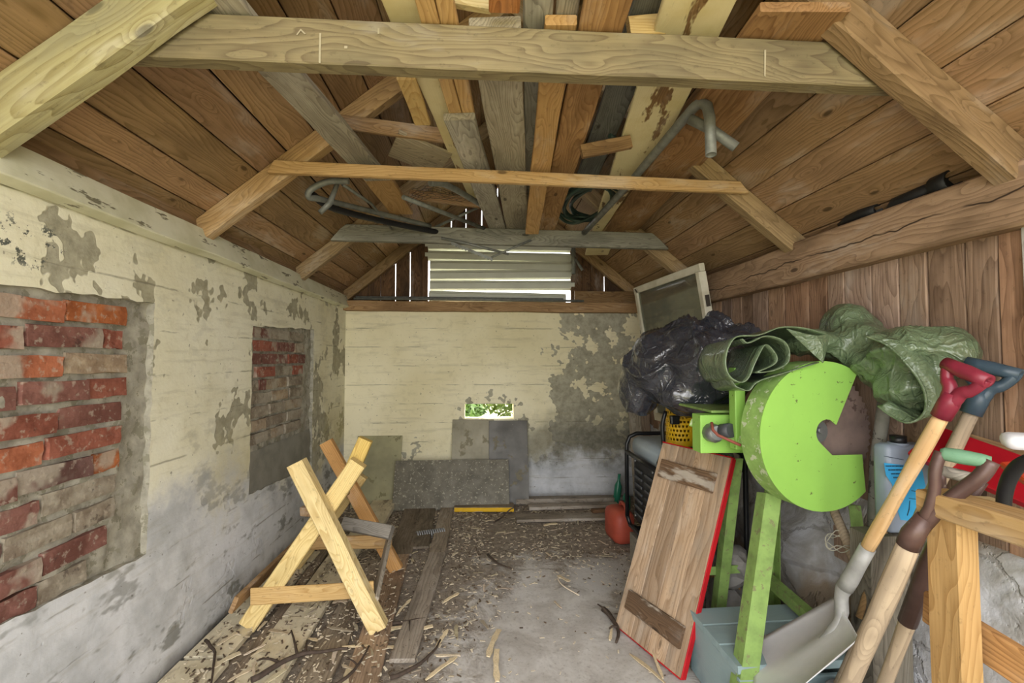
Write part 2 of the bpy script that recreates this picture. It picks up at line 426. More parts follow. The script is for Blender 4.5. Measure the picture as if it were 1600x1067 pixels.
def mat_plaster(name, mode):
    nt = NT(name); v = nt.obj(); x, y, z = nt.sep(v)
    big = nt.noise(v, .9, 5, .6); mid = nt.noise(v, 3.4, 8, .66, .1); sm = nt.noise(v, 16, 7, .7); fine = nt.noise(v, 90, 4, .6)
    n2 = nt.noise(nt.vadd(v, (7.3, 2.1, 5.5)), 2.3, 9, .70, .12)
    # flat = coordinate along the wall, for board-mark lines from the shuttering
    bm_ = nt.math('PINGPONG', nt.math('ADD', z, nt.math('MULTIPLY', nt.math('SUBTRACT', mid, .5), .02)), .095)
    line = nt.ramp(bm_, .006, .001)
    brk = nt.ramp(nt.noise(nt.vmul(v, (2, 2, 9)), 2.0, 5, .6), .48, .60)
    line = nt.math('MULTIPLY', line, brk)
    cream, cream2 = ('ebe8d2', 'ddd7b8') if mode == 'left' else ('eee6c6', 'ddd3ac')
    paint = nt.mix(nt.ramp(big, .35, .65), lin(cream), lin(cream2))
    paint = nt.mix(nt.ramp(sm, .5, .8, 0, .35), paint, lin('b5ac84'))
    grey = nt.mix(nt.ramp(sm, .3, .75), lin('b3ae98'), lin('8f8b77'))
    cool_white = nt.mix(nt.ramp(mid, .35, .7), lin('dcdee2'), lin('b2b5b8'))
    damp = nt.mix(nt.ramp(sm, .3, .7), lin('78766a'), lin('5b594f'))
    if mode == 'left':
        bias = nt.ramp(y, 1.2, 5.0, -.02, .055)
        pe = nt.math('ADD', n2, bias)
        peel = nt.ramp(pe, .582, .595)
        # cool door daylight painted into the wall foot as grey-white, higher towards the doorway
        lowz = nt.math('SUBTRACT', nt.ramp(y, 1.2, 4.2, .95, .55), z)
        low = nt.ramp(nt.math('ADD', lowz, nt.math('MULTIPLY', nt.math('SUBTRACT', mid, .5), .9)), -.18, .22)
        col = nt.mix(peel, paint, grey)
        alg = nt.math('MULTIPLY', nt.ramp(nt.noise(nt.vadd(v, (1, 5, 9)), 1.4, 6, .65), .42, .60), nt.ramp(z, .3, 1.3, .9, .12))
        col = nt.mix(alg, col, lin('b3a97a'))
        col = nt.mix(nt.math('MULTIPLY', low, .92), col, cool_white)
        st = nt.ramp(nt.noise(nt.vmul(nt.vadd(v, (3, 1, 2)), (1, 1.2, 2.2)), 2.6, 8, .7), .54, .62)
        col = nt.mix(nt.math('MULTIPLY', st, nt.ramp(z, .1, 1.3, .75, .12)), col, lin('6f6f66'))
        mu = nt.ramp(nt.noise(v, 24, 8, .75), .57, .61)
        # mould spots under the plate near the doorway
        dd = nt.n('ShaderNodeVectorMath', {0: nt.vmul(v, (0, 1, 1.6)), 1: (0, 1.47, 1.75 * 1.6)}, operation='DISTANCE').outputs['Value']
        mu = nt.math('MULTIPLY', mu, nt.ramp(nt.math('ADD', dd, nt.math('MULTIPLY', nt.math('SUBTRACT', mid, .5), .12)), .17, .09))
        col = nt.mix(mu, col, lin('5d6058'))
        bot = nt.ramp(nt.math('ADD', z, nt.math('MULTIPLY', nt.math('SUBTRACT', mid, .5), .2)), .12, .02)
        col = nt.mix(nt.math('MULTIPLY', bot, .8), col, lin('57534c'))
    else:
        # the right half and the foot have lost their paint
        b1 = nt.ramp(x, .1, 1.0, -.16, .12)
        b2 = nt.ramp(z, .95, .15, 0, .13)
        b3 = nt.ramp(nt.n('ShaderNodeVectorMath', {0: nt.vmul(v, (1, 0, 1.3)), 1: (.12, 0, .83 * 1.3)}, operation='DISTANCE').outputs['Value'], .5, .28, 0, .16)
        pe = nt.math('ADD', nt.math('ADD', nt.math('ADD', n2, b1), b2), b3)
        peel = nt.ramp(pe, .545, .555)
        col = nt.mix(peel, paint, grey)
        dz = nt.math('MULTIPLY', nt.ramp(nt.math('ADD', nt.math('ADD', z, nt.math('MULTIPLY', nt.math('SUBTRACT', mid, .5), .5)), 0), .95, .6), nt.ramp(nt.math('ADD', x, nt.math('MULTIPLY', mid, .4)), .3, .75))
        col = nt.mix(nt.math('MULTIPLY', dz, .75), col, damp)
        wz = nt.math('MULTIPLY', nt.ramp(nt.math('ADD', z, nt.math('MULTIPLY', nt.math('SUBTRACT', mid, .5), .55)), .5, .3), nt.ramp(x, .2, .6))
        col = nt.mix(nt.math('MULTIPLY', wz, .85), col, cool_white)
    hs = nt.noise(nt.vmul(v, (1.2, 1.2, 11)), 2.2, 5, .65)
    col = nt.mix(nt.ramp(hs, .52, .68, 0, .20), col, lin('8f8768'))
    col = nt.mix(nt.math('MULTIPLY', line, .55), col, lin('6d6753'))
    sp = nt.ramp(nt.noise(v, 42, 3, .5), .70, .74)
    col = nt.mix(nt.math('MULTIPLY', sp, .55), col, lin('5b5646'))
    h = nt.math('ADD', nt.math('ADD', nt.math('MULTIPLY', peel, -.7), nt.math('MULTIPLY', sm, .8)), nt.math('ADD', nt.math('MULTIPLY', fine, .25), nt.math('MULTIPLY', line, -1.2)))
    h = nt.math('ADD', h, nt.math('MULTIPLY', mid, 1.4))
    return nt.out(col, .88, nt.bump(h, .32, .010), spec=.2)
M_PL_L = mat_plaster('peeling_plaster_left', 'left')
M_PL_B = mat_plaster('peeling_plaster_back', 'back')

def mat_stonewall():
    nt = NT('whitewashed_rubble'); v = nt.obj()
    mid = nt.noise(v, 3.2, 8, .7, .8); sm = nt.noise(v, 14, 7, .7); big = nt.noise(nt.vadd(v, (4, 4, 4)), 1.6, 6, .6)
    col = nt.mix(nt.ramp(mid, .35, .65), lin('d2d3d8'), lin('a39f99'))
    col = nt.mix(nt.ramp(big, .5, .62), col, lin('91826f'))
    cr = nt.n('ShaderNodeTexVoronoi', {'Vector': nt.vadd(nt.vmul(v, (1, 3, 5)), nt.vmul(nt.comb(mid, sm, mid), (.6, .6, .6))), 'Scale': 1.0}, feature='DISTANCE_TO_EDGE').outputs['Distance']
    crm = nt.ramp(cr, .05, .01)
    col = nt.mix(nt.math('MULTIPLY', crm, .3), col, lin('5f564a'))
    h = nt.math('ADD', nt.math('ADD', mid, nt.math('MULTIPLY', sm, .6)), nt.math('MULTIPLY', crm, -.3))
    return nt.out(col, .85, nt.bump(h, .6, .02), spec=.25)
M_RUBBLE = mat_stonewall()

def mat_floor():
    nt = NT('dirty_concrete'); v = nt.obj(); x, y, z = nt.sep(v)
    big = nt.noise(v, 1.3, 6, .6, .3); mid = nt.noise(v, 5, 8, .7, .4); sm = nt.noise(v, 26, 7, .75); fine = nt.noise(v, 140, 4, .6)
    conc = nt.mix(nt.ramp(mid, .3, .7), lin('d2cfcb'), lin('b3aea8'))
    conc = nt.mix(nt.ramp(nt.noise(v, 60, 5, .7), .5, .75, 0, .4), conc, lin('6e655b'))
    dirt = nt.mix(nt.ramp(sm, .35, .65), lin('a3988a'), lin('7f756a'))
    dirt = nt.mix(nt.ramp(fine, .58, .72, 0, .6), dirt, lin('a89a84'))
    d = nt.n('ShaderNodeVectorMath', {0: nt.vmul(v, (1.0, .62, 0)), 1: (.42, 2.15 * .62, 0)}, operation='DISTANCE').outputs['Value']
    m = nt.ramp(nt.math('ADD', d, nt.math('MULTIPLY', nt.math('SUBTRACT', nt.math('ADD', mid, big), 1.0), 1.0)), .42, .80)
    col = nt.mix(m, conc, dirt)
    wp = nt.n('ShaderNodeVectorMath', {0: nt.vmul(v, (1, 1, 0)), 1: (.86, 3.05, 0)}, operation='DISTANCE').outputs['Value']
    col = nt.mix(nt.ramp(nt.math('ADD', wp, nt.math('MULTIPLY', nt.math('SUBTRACT', mid, .5), .8)), .32, .12, 0, .8), col, lin('c3c0bd'))
    h = nt.math('ADD', nt.math('MULTIPLY', m, nt.math('ADD', sm, fine)), nt.math('MULTIPLY', mid, .5))
    return nt.out(col, .9, nt.bump(h, .5, .012), spec=.2)
M_FLOOR = mat_floor()

def mat_brick():
    nt = NT('old_brick'); v = nt.n('ShaderNodeNewGeometry').outputs['Position']; oi = nt.n('ShaderNodeObjectInfo')
    r = oi.outputs['Random']
    v2 = nt.vadd(v, nt.comb(nt.math('MULTIPLY', r, 41.0), nt.math('MULTIPLY', r, 13.0), r))
    n = nt.noise(v2, 8, 7, .7); n2 = nt.noise(nt.vadd(v2, (4, 4, 4)), 3.0, 6, .65); f = nt.noise(v2, 60, 4, .6)
    col = nt.mix(nt.ramp(n, .35, .65), (1, 1, 1, 1), (.6, .54, .52, 1))
    col = nt.mix(1.0, col, oi.outputs['Color'], 'MULTIPLY')
    col = nt.mix(nt.ramp(n2, .52, .60, 0, .7), col, lin('aca493'))
    col = nt.mix(nt.ramp(nt.noise(v2, 38, 4, .6), .55, .68, 0, .5), col, lin('b5aa98'))
    col = nt.mix(nt.ramp(nt.noise(v2, 14, 5, .7), .62, .7, 0, .6), col, lin('3d302b'))
    h = nt.math('ADD', n, nt.math('MULTIPLY', f, .5))
    return nt.out(col, .88, nt.bump(h, .6, .008), spec=.2)
M_BRICK = mat_brick()
M_MORTAR = plain('lime_mortar', 'a9a494', .92, var=.35, scale=22, bump=.9, wear='85816f', wear_amt=.40, wear_scale=16)
M_SLATE = plain('dark_fibre_sheet', '6d6755', .5, var=.45, scale=9, bump=.2, wear='a09b88', wear_amt=.30, wear_scale=44)
M_SLATE2 = plain('charcoal_sheet', '565145', .4, var=.45, scale=4, bump=.06, wear='77715f', wear_amt=.3, wear_scale=6)
M_SLATE3 = plain('olive_sheet', '9d9872', .45, var=.35, scale=4, bump=.06, wear='7d7858', wear_amt=.3, wear_scale=5)
M_SLATE4 = plain('grey_olive_sheet', '989177', .5, var=.35, scale=4, bump=.06, wear='807a64', wear_amt=.3, wear_scale=6)

def mat_bag(name, color, rough, cscale, cstr, spec=.5, coat=.3, var='000000', varf=0.0):
    nt = NT(name); v = nt.obj()
    def rid(vec, scale, w):
        n = nt.noise(vec, scale, 2, .5, 1.2); return nt.ramp(nt.math('ABSOLUTE', nt.math('SUBTRACT', n, .5)), 0.0, w, 1, 0)
    h = nt.math('ADD', nt.math('ADD', rid(nt.vmul(v, (1, 1, .55)), cscale, .05), nt.math('MULTIPLY', rid(nt.vadd(v, (3, 5, 1)), cscale * 2.3, .06), .55)), nt.math('MULTIPLY', rid(nt.vadd(v, (7, 1, 4)), cscale * 6, .10), .22))
    c = lin(color)
    col = nt.mix(nt.ramp(nt.noise(v, 4, 5, .6), .35, .7), c, tuple(x * .7 for x in c[:3]) + (1,))
    if varf: col = nt.mix(nt.ramp(nt.noise(v, 9, 8, .7), .52, .72, 0, varf), col, lin(var))
    return nt.out(col, rough, nt.bump(h, cstr, .012), spec=spec, **{'Coat Weight': coat, 'Coat Roughness': .12})
M_BAG = mat_bag('black_bin_bag', '31343d', .24, 4.0, .5, .8, coat=.9, var='6e6a66', varf=.18)
M_TARP = mat_bag('green_tarpaulin', '66775a', .32, 5.0, .45, .55, var='8b8466', varf=.25)

def mat_glass():
    nt = NT('dusty_glass'); v = nt.obj()
    t = nt.t; o = t.nodes['Material Output']
    tr = nt.n('ShaderNodeBsdfTransparent', {'Color': (.62, .66, .60, 1)}); gl = nt.n('ShaderNodeBsdfGlossy', {'Color': (.9, .92, .9, 1), 'Roughness': .08})
    df = nt.n('ShaderNodeBsdfDiffuse', {'Color': lin('8d8c7e')})
    m1 = nt.n('ShaderNodeMixShader', {0: .16, 1: tr.outputs[0], 2: gl.outputs[0]})
    m2 = nt.n('ShaderNodeMixShader', {0: nt.ramp(nt.noise(v, 6, 6, .7), .3, .8, .16, .42), 1: m1.outputs[0], 2: df.outputs[0]})
    t.links.new(m2.outputs[0], o.inputs[0]); return nt.m
M_GLASS = mat_glass()

def mat_label():
    """cyan label with rows of small dark print (lettering too blurred in the photo to read)"""
    nt = NT('cyan_label'); v = nt.obj(); x, y, z = nt.sep(v)
    n = nt.noise(v, 9, 3, .5)
    return nt.out(nt.mix(nt.ramp(n, .3, .7), lin('3fa6da'), lin('2f8fc6')), .4)
M_LABEL = mat_label()
M_JUG = plain('grey_jug_plastic', '8b95a6', .35, var=.15, scale=6)
M_INK = plain('dark_print', '24384a', .6)
def mat_ground():
    nt = NT('garden_ground'); v = nt.obj()
    n = nt.noise(v, 2.2, 6, .65); f = nt.noise(v, 22, 5, .7)
    col = nt.mix(nt.ramp(n, .4, .6), lin('b5aa90'), lin('8e9460'))
    col = nt.mix(nt.ramp(f, .4, .75, 0, .5), col, lin('7d7358'))
    return nt.out(col, .95)
M_GROUND = mat_ground()
# ------------------------------------------------------------------ setting: ground, floor
def plane_obj(name, x0, x1, y0, y1, z, mat, th=.1, bev=0):
    return box(name, ((x0 + x1) / 2, (y0 + y1) / 2, z - th / 2), (x1 - x0, y1 - y0, th), mat, bev=bev)
g = plane_obj('ground', -14, 14, -14, 16, -.06, M_GROUND); g.name = 'ground'; tag(g, 'sunlit garden ground outside the shed', kind='structure')

def floor_mesh():
    nx, ny = 60, 100; x0, x1, y0, y1 = XL - .1, XBD + .15, YF, YB + .25
    vs, fs = [], []
    for j in range(ny + 1):
        for i in range(nx + 1):
            x = x0 + (x1 - x0) * i / nx; y = y0 + (y1 - y0) * j / ny
            h = .008 * noise.fractal(V((x * 2.2, y * 2.2, 1)), 1, 2, 4)
            vs.append((x, y, h - .006))
    for j in range(ny):
        for i in range(nx):
            a = j * (nx + 1) + i; fs.append((a, a + 1, a + nx + 2, a + nx + 1))
    n0 = len(vs)
    vs += [(x0, y0, -.05), (x1, y0, -.05), (x1, y1, -.05), (x0, y1, -.05)]
    fs.append((n0 + 3, n0 + 2, n0 + 1, n0))
    return mesh('floor', vs, fs)
floor = link('floor', floor_mesh(), M_FLOOR, smooth=True); tag(floor, 'dirty grey concrete floor strewn with wood chips', kind='structure')

# ------------------------------------------------------------------ walls
def holed_wall(name, outer, holes, to3, depth, mat, seed=1, jit=.006, step=.05, rmat=None):
    """outer, holes: polygons (u, v); to3(u, v, d) -> point, d = distance behind the face"""
    rnd = random.Random(seed); bm = bmesh.new()
    def loop(pts, jitter):
        out = []
        for i, p in enumerate(pts):
            q = pts[(i + 1) % len(pts)]; L = sqrt((q[0] - p[0]) ** 2 + (q[1] - p[1]) ** 2)
            n = max(1, int(L / step)) if jitter else 1
            for k in range(n):
                t = k / n
                a = jitter * (rnd.random() - .5) * 2 if k else 0; b = jitter * (rnd.random() - .5) * 2 if k else 0
                out.append((p[0] + (q[0] - p[0]) * t + a, p[1] + (q[1] - p[1]) * t + b))
        return out
    es = []; hl = []
    o = [bm.verts.new(to3(u, v, 0)) for u, v in loop(outer, 0)]
    es += [bm.edges.new((o[i], o[(i + 1) % len(o)])) for i in range(len(o))]
    for h in holes:
        hv = [bm.verts.new(to3(u, v, 0)) for u, v in loop(h, jit)]
        ee = [bm.edges.new((hv[i], hv[(i + 1) % len(hv)])) for i in range(len(hv))]
        es += ee; hl.append(hv)
    bmesh.ops.triangle_fill(bm, use_beauty=True, use_dissolve=False, edges=es)
    dv = V(to3(0, 0, depth)) - V(to3(0, 0, 0))
    for hv in hl:
        bk = [bm.verts.new(v.co + dv) for v in hv]
        for i in range(len(hv)):
            j = (i + 1) % len(hv); bm.faces.new((hv[i], hv[j], bk[j], bk[i])).material_index = 1 if rmat else 0
    ob = [bm.verts.new(v.co + dv * (1 if depth > .1 else 4)) for v in o]
    for i in range(len(o)):
        j = (i + 1) % len(o); bm.faces.new((o[i], o[j], ob[j], ob[i]))
    o = from_bm(name, bm, mat)
    if rmat: o.data.materials.append(rmat)
    return o

W1 = [(1.00, .66), (1.99, .60), (2.0, 1.635), (1.00, 1.60)]          # first bricked-up window, on the left wall (y, z)
W2 = [(2.81, .60), (3.80, .53), (3.80, 1.64), (2.82, 1.60)]
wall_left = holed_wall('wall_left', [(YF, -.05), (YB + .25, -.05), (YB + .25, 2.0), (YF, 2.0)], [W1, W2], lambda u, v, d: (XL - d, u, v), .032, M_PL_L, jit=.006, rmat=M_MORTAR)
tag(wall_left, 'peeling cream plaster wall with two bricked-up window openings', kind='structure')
wp = board('wall_plate', (XL + .012, YF, 1.965), (XL + .012, YB, 1.965), .13, .05, M_FLAKE, nrm=(1, 0, .35), parent=wall_left, rough=.006); tag(wp, 'flaking white painted timber plate')
board('eave_board', (XL - .03, YF, 2.065), (XL - .03, YB, 2.065), .16, .03, M_ROOF, nrm=(1, 0, .15), parent=wall_left, color=(.7, .68, .66))

def mortar_bed(name, poly, x, parent, seed):
    ys = [p[0] for p in poly]; zs = [p[1] for p in poly]; y0, y1, z0, z1 = min(ys) - .03, max(ys) + .03, min(zs) - .03, max(zs) + .03
    n, m = int((y1 - y0) / .02), int((z1 - z0) / .02); vs, fs = [], []
    for j in range(m + 1):
        for i in range(n + 1):
            y = y0 + (y1 - y0) * i / n; z = z0 + (z1 - z0) * j / m
            vs.append((x + .016 * noise.fractal(V((y * 9, z * 9, seed)), 1, 2, 4), y, z))
    for j in range(m):
        for i in range(n):
            a = j * (n + 1) + i; fs.append((a, a + 1, a + n + 2, a + n + 1))
    return link(name, mesh(name, vs, fs), M_MORTAR, parent, smooth=True)
mortar_bed('mortar_bed', W1, XL - .026, wall_left, 3); mortar_bed('mortar_bed', W2, XL - .026, wall_left, 8)

BRK = []
for s in range(5):
    rnd = random.Random(s + 40); bm = bmesh.new(); bmesh.ops.create_cube(bm, size=1.0)
    bmesh.ops.subdivide_edges(bm, edges=bm.edges[:], cuts=2, use_grid_fill=True)
    for v in bm.verts:
        v.co += V((0, (rnd.random() - .5) * .03, (rnd.random() - .5) * .09))
        v.co.x += (rnd.random() - .5) * .10
    bmesh.ops.recalc_face_normals(bm, faces=bm.faces)
    me = bpy.data.meshes.new('brick'); bm.to_mesh(me); bm.free(); me.materials.append(M_BRICK); BRK.append(me)
CO = {'o': 'b26e50', 'r': '9a5f4e', 'd': '845c52', 'p': '70544e', 'b': 'a8977f', 'g': '99907f', 'w': 'a98a74', 'q': 'b56d42', 'k': '5f4a44'}
rb = random.Random(11)
def lay(y0, y1, z, h, c, x, face=.0):
    if c == '-': return
    o = link('brick', rb.choice(BRK), None, wall_left, Matrix.Translation((x + rb.uniform(-.006, .006) + face, (y0 + y1) / 2, z)) @ Matrix.Rotation(rb.uniform(-.02, .02), 4, 'X') @ Matrix.Diagonal((.06, y1 - y0, h, 1)))
    k = rb.uniform(.88, 1.12); c3 = lin(CO[c]); o.color = (c3[0] * k, c3[1] * k, c3[2] * k, 1)
R1 = [[(1.00, 'r', 1.33, ), (1.345, 'o', 1.60), (1.612, 'q', 1.865)], [(1.02, 'o', 1.22), (1.23, 'r', 1.465), (1.48, 'd', 1.755), (1.765, 'r', 1.85)],
      [(1.0, 'o', 1.33), (1.345, 'o', 1.60), (1.612, 'b', 1.87)], [(1.03, 'r', 1.21), (1.22, 'd', 1.455), (1.47, 'd', 1.70), (1.712, 'r', 1.875)],
      [(1.03, 'r', 1.32), (1.335, 'r', 1.585), (1.60, 'd', 1.855)], [(1.02, 'o', 1.25), (1.265, 'o', 1.545), (1.558, 'r', 1.845)],
      [(1.03, 'd', 1.22), (1.23, 'd', 1.46), (1.47, 'p', 1.735), (1.745, 'q', 1.855)], [(1.0, 'r', 1.29), (1.30, 'd', 1.54), (1.555, 'g', 1.84)],
      [(1.03, 'd', 1.21), (1.22, 'k', 1.43), (1.44, 'g', 1.66), (1.675, 'g', 1.84)], [(1.0, 'd', 1.33), (1.34, 'd', 1.55), (1.56, 'd', 1.80)],
      [(1.05, 'r', 1.41), (1.42, 'd', 1.54), (1.55, 'g', 1.72)]]
for i, row in enumerate(R1):
    for (a, c, b) in row: lay(a, b, 1.565 - i * .0905 - .018 * (a < 1.4) * .5, .068, c, XL - .040)
R2 = [[(2.84, 'd', 3.06), (3.08, 'g', 3.36), (3.37, 'g', 3.62)], [(2.85, 'r', 3.15), (3.17, 'd', 3.44), (3.46, 'b', 3.62)], [(2.84, 'd', 3.06), (3.07, 'd', 3.34), (3.35, 'r', 3.5), (3.51, 'd', 3.64)],
      [(2.89, 'r', 3.13), (3.15, 'g', 3.42), (3.44, 'r', 3.6)], [(2.84, 'g', 2.92), (2.93, 'd', 3.02), (3.03, 'b', 3.34), (3.35, 'g', 3.6)], [(2.85, 'g', 3.1), (3.12, 'b', 3.36), (3.38, 'g', 3.62)],
      [(2.84, 'g', 3.06), (3.08, 'g', 3.3), (3.31, 'b', 3.6)], [(2.85, 'b', 3.02), (3.04, 'g', 3.34), (3.35, 'g', 3.6)], [(2.84, 'g', 3.1), (3.11, 'b', 3.3), (3.32, 'g', 3.58)]]
for i, row in enumerate(R2):
    for (a, c, b) in row: lay(a, b, 1.565 - i * .082, .064, c, XL - .040)
fill = link('cement_patch', mesh('cement_patch', [(XL - .012 + .004 * sin(i * 3.1), 2.83 + .95 * (i % 9) / 8, .55 + .29 * (i // 9) / 4) for i in range(45)], [(a, a + 1, a + 10, a + 9) for a in range(35) if a % 9 != 8]), plain('grey_cement', '8f8c80', .85, var=.3, scale=7, bump=.3), wall_left, smooth=True)

HOLE = [(-.19, .79), (.31, .79), (.31, .945), (-.19, .945)]
wall_back = holed_wall('wall_back', [(XL - .3, -.05), (XR + .35, -.05), (XR + .35, 1.90), (XL - .3, 1.90)], [HOLE], lambda u, v, d: (u, YB + d, v), .2, M_PL_B, jit=.002)
tag(wall_back, 'cream painted concrete back wall with a small opening to the garden', kind='structure')
sl = board('sill_beam', (XL, YB - .02, 1.93), (XR + .1, YB - .02, 1.925), .10, .14, M_BROWNW, nrm=(0, 1, 0), parent=wall_back, rough=.006)
# gable boards above the back wall
def roofz(x): return ZE + SLOPE * ((x - XL) if x < XRIDGE else (XR - x)) + (0 if x < XRIDGE else 0)
rg = random.Random(5); x = XL - .1; LX0, LX1, LZ0, LZ1 = -.58, .92, 2.0, 2.66
while x < XR + .1:
    wd = rg.uniform(.12, .16); x2 = min(x + wd, XR + .14)
    xc = (x + x2) / 2; zt = roofz(xc) + .02; zb = 1.94
    if LX0 - .02 < xc < LX1 + .02: zb = LZ1
    if zt - zb > .06:
        board('gable_board', (xc, YB + .07 + rg.uniform(-.006, .006), zb), (xc, YB + .07, zt + .1), x2 - x, .024, M_DARKW, nrm=(0, -1, 0), parent=wall_back, rough=.003)
    x = x2 + (.008 if rg.random() < .55 else .0015)
# blocking board at the right of the gable
board('blocking_board', (.93, YB - .06, 2.03), (1.62, YB - .06, 2.03), .13, .03, M_BROWNW, nrm=(0, -1, 0), parent=wall_back, color=(.7, .68, .62))

# louvre of tilted metal slats
louvre = empty('ventilation_louvre', (.17, YB + .03, 2.0), 'louvre of cream metal slats in the gable with daylight in its slits', 'louvre')
for i in range(6):
    zc = 2.045 + i * .104; tl = (-.014, .012, .02, .004, -.008, .0)[i]
    a, b = (LX0 + (.02, .03, .03, .03, -.02, -.02)[i], LX1 - (.06, -.03, .0, .0, .0, .0)[i])
    bm = bmesh.new()
    prof = [(-.050, .014), (-.034, .0), (-.028, -.010), (.028, -.014), (.036, -.004), (.056, .004)]
    L = b - a; rows = []
    for k, xx in enumerate((0, .02, L - .02, L)):
        rows.append([bm.verts.new((xx, p[1], p[0])) for p in prof])
    for k in range(3):
        for j in range(5): bm.faces.new((rows[k][j], rows[k + 1][j], rows[k + 1][j + 1], rows[k][j + 1]))
    o = from_bm('slat', bm, M_PLASTER_S, louvre, Matrix.Translation((a, YB + .04, zc)) @ Matrix.Rotation(-tl, 4, 'Y') @ Matrix.Rotation(radians(6), 4, 'X'))
    sm = o.modifiers.new('s', 'SOLIDIFY'); sm.thickness = .003
for xx in (LX0 - .02, LX1 + .05):
    board('louvre_jamb', (xx, YB + .05, 1.97), (xx, YB + .05, 2.7), .06 if xx < 0 else .12, .04, M_DARKW, nrm=(0, -1, 0), parent=louvre)

# right wall: boards, hewn plate, rubble foot
wall_right = box('wall_right', (XBD + .06, (YF + YB + .3) / 2, 1.0), (.03, YB + .3 - YF, 2.1), M_DARKVOID, bev=0)
tag(wall_right, 'brown vertical board wall on a whitewashed rubble foot', kind='structure')
hb = board('wall_plate', (XR + .05, YF, 1.91), (XR + .05, YB, 1.91), .20, .10, M_RBEAM, nrm=(1, 0, 0), parent=wall_right, rough=.008, bev=.008); tag(hb, 'thick hewn timber plate with a long crack')
ys_px = [1560, 1508, 1448, 1404, 1361, 1318, 1292, 1262, 1225, 1199, 1175, 1158, 1142, 1126]
ye = [atx(p, 430, XBD).y for p in ys_px]
ye = [YF, .1, .4, .7, 1.0, 1.16, 1.29] + [1.30] + ye
yy = ye[-1]
while yy < YB: yy += rg.uniform(.12, .17); ye.append(yy)
rw = random.Random(9)
for i in range(len(ye) - 1):
    a, b = ye[i], ye[i + 1]
    if b - a < .03: continue
    tintv = rw.choice([(1, .92, .84), (.92, .9, .92), (1.1, .95, .8), (.8, .74, .68), (1.0, .95, .92), (.86, .7, .58), (1.1, 1.05, 1.0)])
    board('wall_board', (XBD + .012 + rw.uniform(-.008, .01), (a + b) / 2, .45), (XBD + .012, (a + b) / 2, 1.9), b - a - .004, .024, M_WALLB, nrm=(-1, 0, 0), parent=wall_right, color=tintv, rough=.004)
wb = board('wall_board', (XBD - .012, 1.245, .2), (XBD - .012, 1.245, 1.82), .12, .03, M_WHITEB, nrm=(-1, 0, 0), parent=wall_right); tag(wb, 'whitewashed grey upright board')
def rubble():
    n, m = 130, 30; y0, y1, z0, z1 = YF, YB + .1, -.03, .80; vs, fs = [], []
    for j in range(m + 1):
        for i in range(n + 1):
            y = y0 + (y1 - y0) * i / n; z = z0 + (z1 - z0) * j / m
            p = V((y * 1.7, z * 2.6, 2.2)); d = .07 * noise.fractal(p, 1, 2, 4) 
            vs.append((XBD - .10 + .10 * (max(z, 0) / .8) ** 1.5 - d * (1 - (z / .84) ** 4) + (.06 if j == m else 0), y, z + (.02 * noise.noise(V((y * 5, 3, 1))) if j == m else 0)))
    for j in range(m):
        for i in range(n):
            a = j * (n + 1) + i; fs.append((a, a + n + 1, a + n + 2, a + 1))
    return mesh('rubble_foot', vs, fs)
link('rubble_foot', rubble(), M_RUBBLE, wall_right, smooth=True)

# ------------------------------------------------------------------ roof
def roof_pt(side, x, y, off=0.0):
    z = ZE + SLOPE * ((x - XL) if side < 0 else (XR - x)); nx = -SLOPE * -side
    n = V((SLOPE * (-side) * -1, 0, 1)).normalized() if side > 0 else V((-SLOPE, 0, 1)).normalized()
    return V((x, y, z)) + n * off
bm = bmesh.new()
NL, NR = V((-SLOPE, 0, 1)).normalized(), V((SLOPE, 0, 1)).normalized()
def rp(side, x, y, off=0.0):
    z = ZE + SLOPE * ((x - XL) if side < 0 else (XR - x))
    return V((x, y, z)) + (NL if side < 0 else NR) * off
ZXL, ZXR = XL - .35, XR + .35
for side, xe in ((-1, ZXL), (1, ZXR)):
    q = [rp(side, xe, YF - .1, .035), rp(side, XRIDGE, YF - .1, .035), rp(side, XRIDGE, YB + .4, .035), rp(side, xe, YB + .4, .035)]
    t = [p + V((0, 0, .05)) for p in q]
    vs = [bm.verts.new(p) for p in q + t]
    for f in ((0, 1, 2, 3), (7, 6, 5, 4), (0, 4, 5, 1), (1, 5, 6, 2), (2, 6, 7, 3), (3, 7, 4, 0)): bm.faces.new([vs[k] for k in f])
ceiling = from_bm('ceiling', bm, M_DARKVOID); tag(ceiling, 'steep board roof on pine rafters', kind='structure')
def seams(first, step, end):
    out = [first]; s = 1 if end > first else -1
    while (end - out[-1]) * s > .06: out.append(out[-1] + step * s)
    out[-1] = end; return out
rr = random.Random(21)
for side, ss in ((-1, [ZXL, -1.62, -1.486, -1.356, -1.252, -1.112, -.978, -.845, -.715, -.58, -.44, -.30, -.16, -.02, XRIDGE]), (1, [ZXR, 1.83, 1.685, 1.54, 1.40, 1.258, 1.115, .97, .83, .69, .55, .41, .27, XRIDGE])):
    for i in range(len(ss) - 1):
        xa, xb = ss[i], ss[i + 1]; wd = abs(xb - xa) * sqrt(1 + SLOPE ** 2) - rr.uniform(.003, .006); xc = (xa + xb) / 2
        cuts = [YF - .1, rr.choice([2.33, 3.5]), YB + .38] if rr.random() < .5 else [YF - .1, YB + .38]
        for a, b in zip(cuts, cuts[1:]):
            k = rr.uniform(.86, 1.12)
            board('roof_board', rp(side, xc, a + .002, .013), rp(side, xc, b - .002, .013), wd, .026, M_ROOF, nrm=NL if side < 0 else NR, parent=ceiling, color=(k, k * rr.uniform(.94, 1.0), k * rr.uniform(.86, 1.0)), rough=.0015, nseg=6)
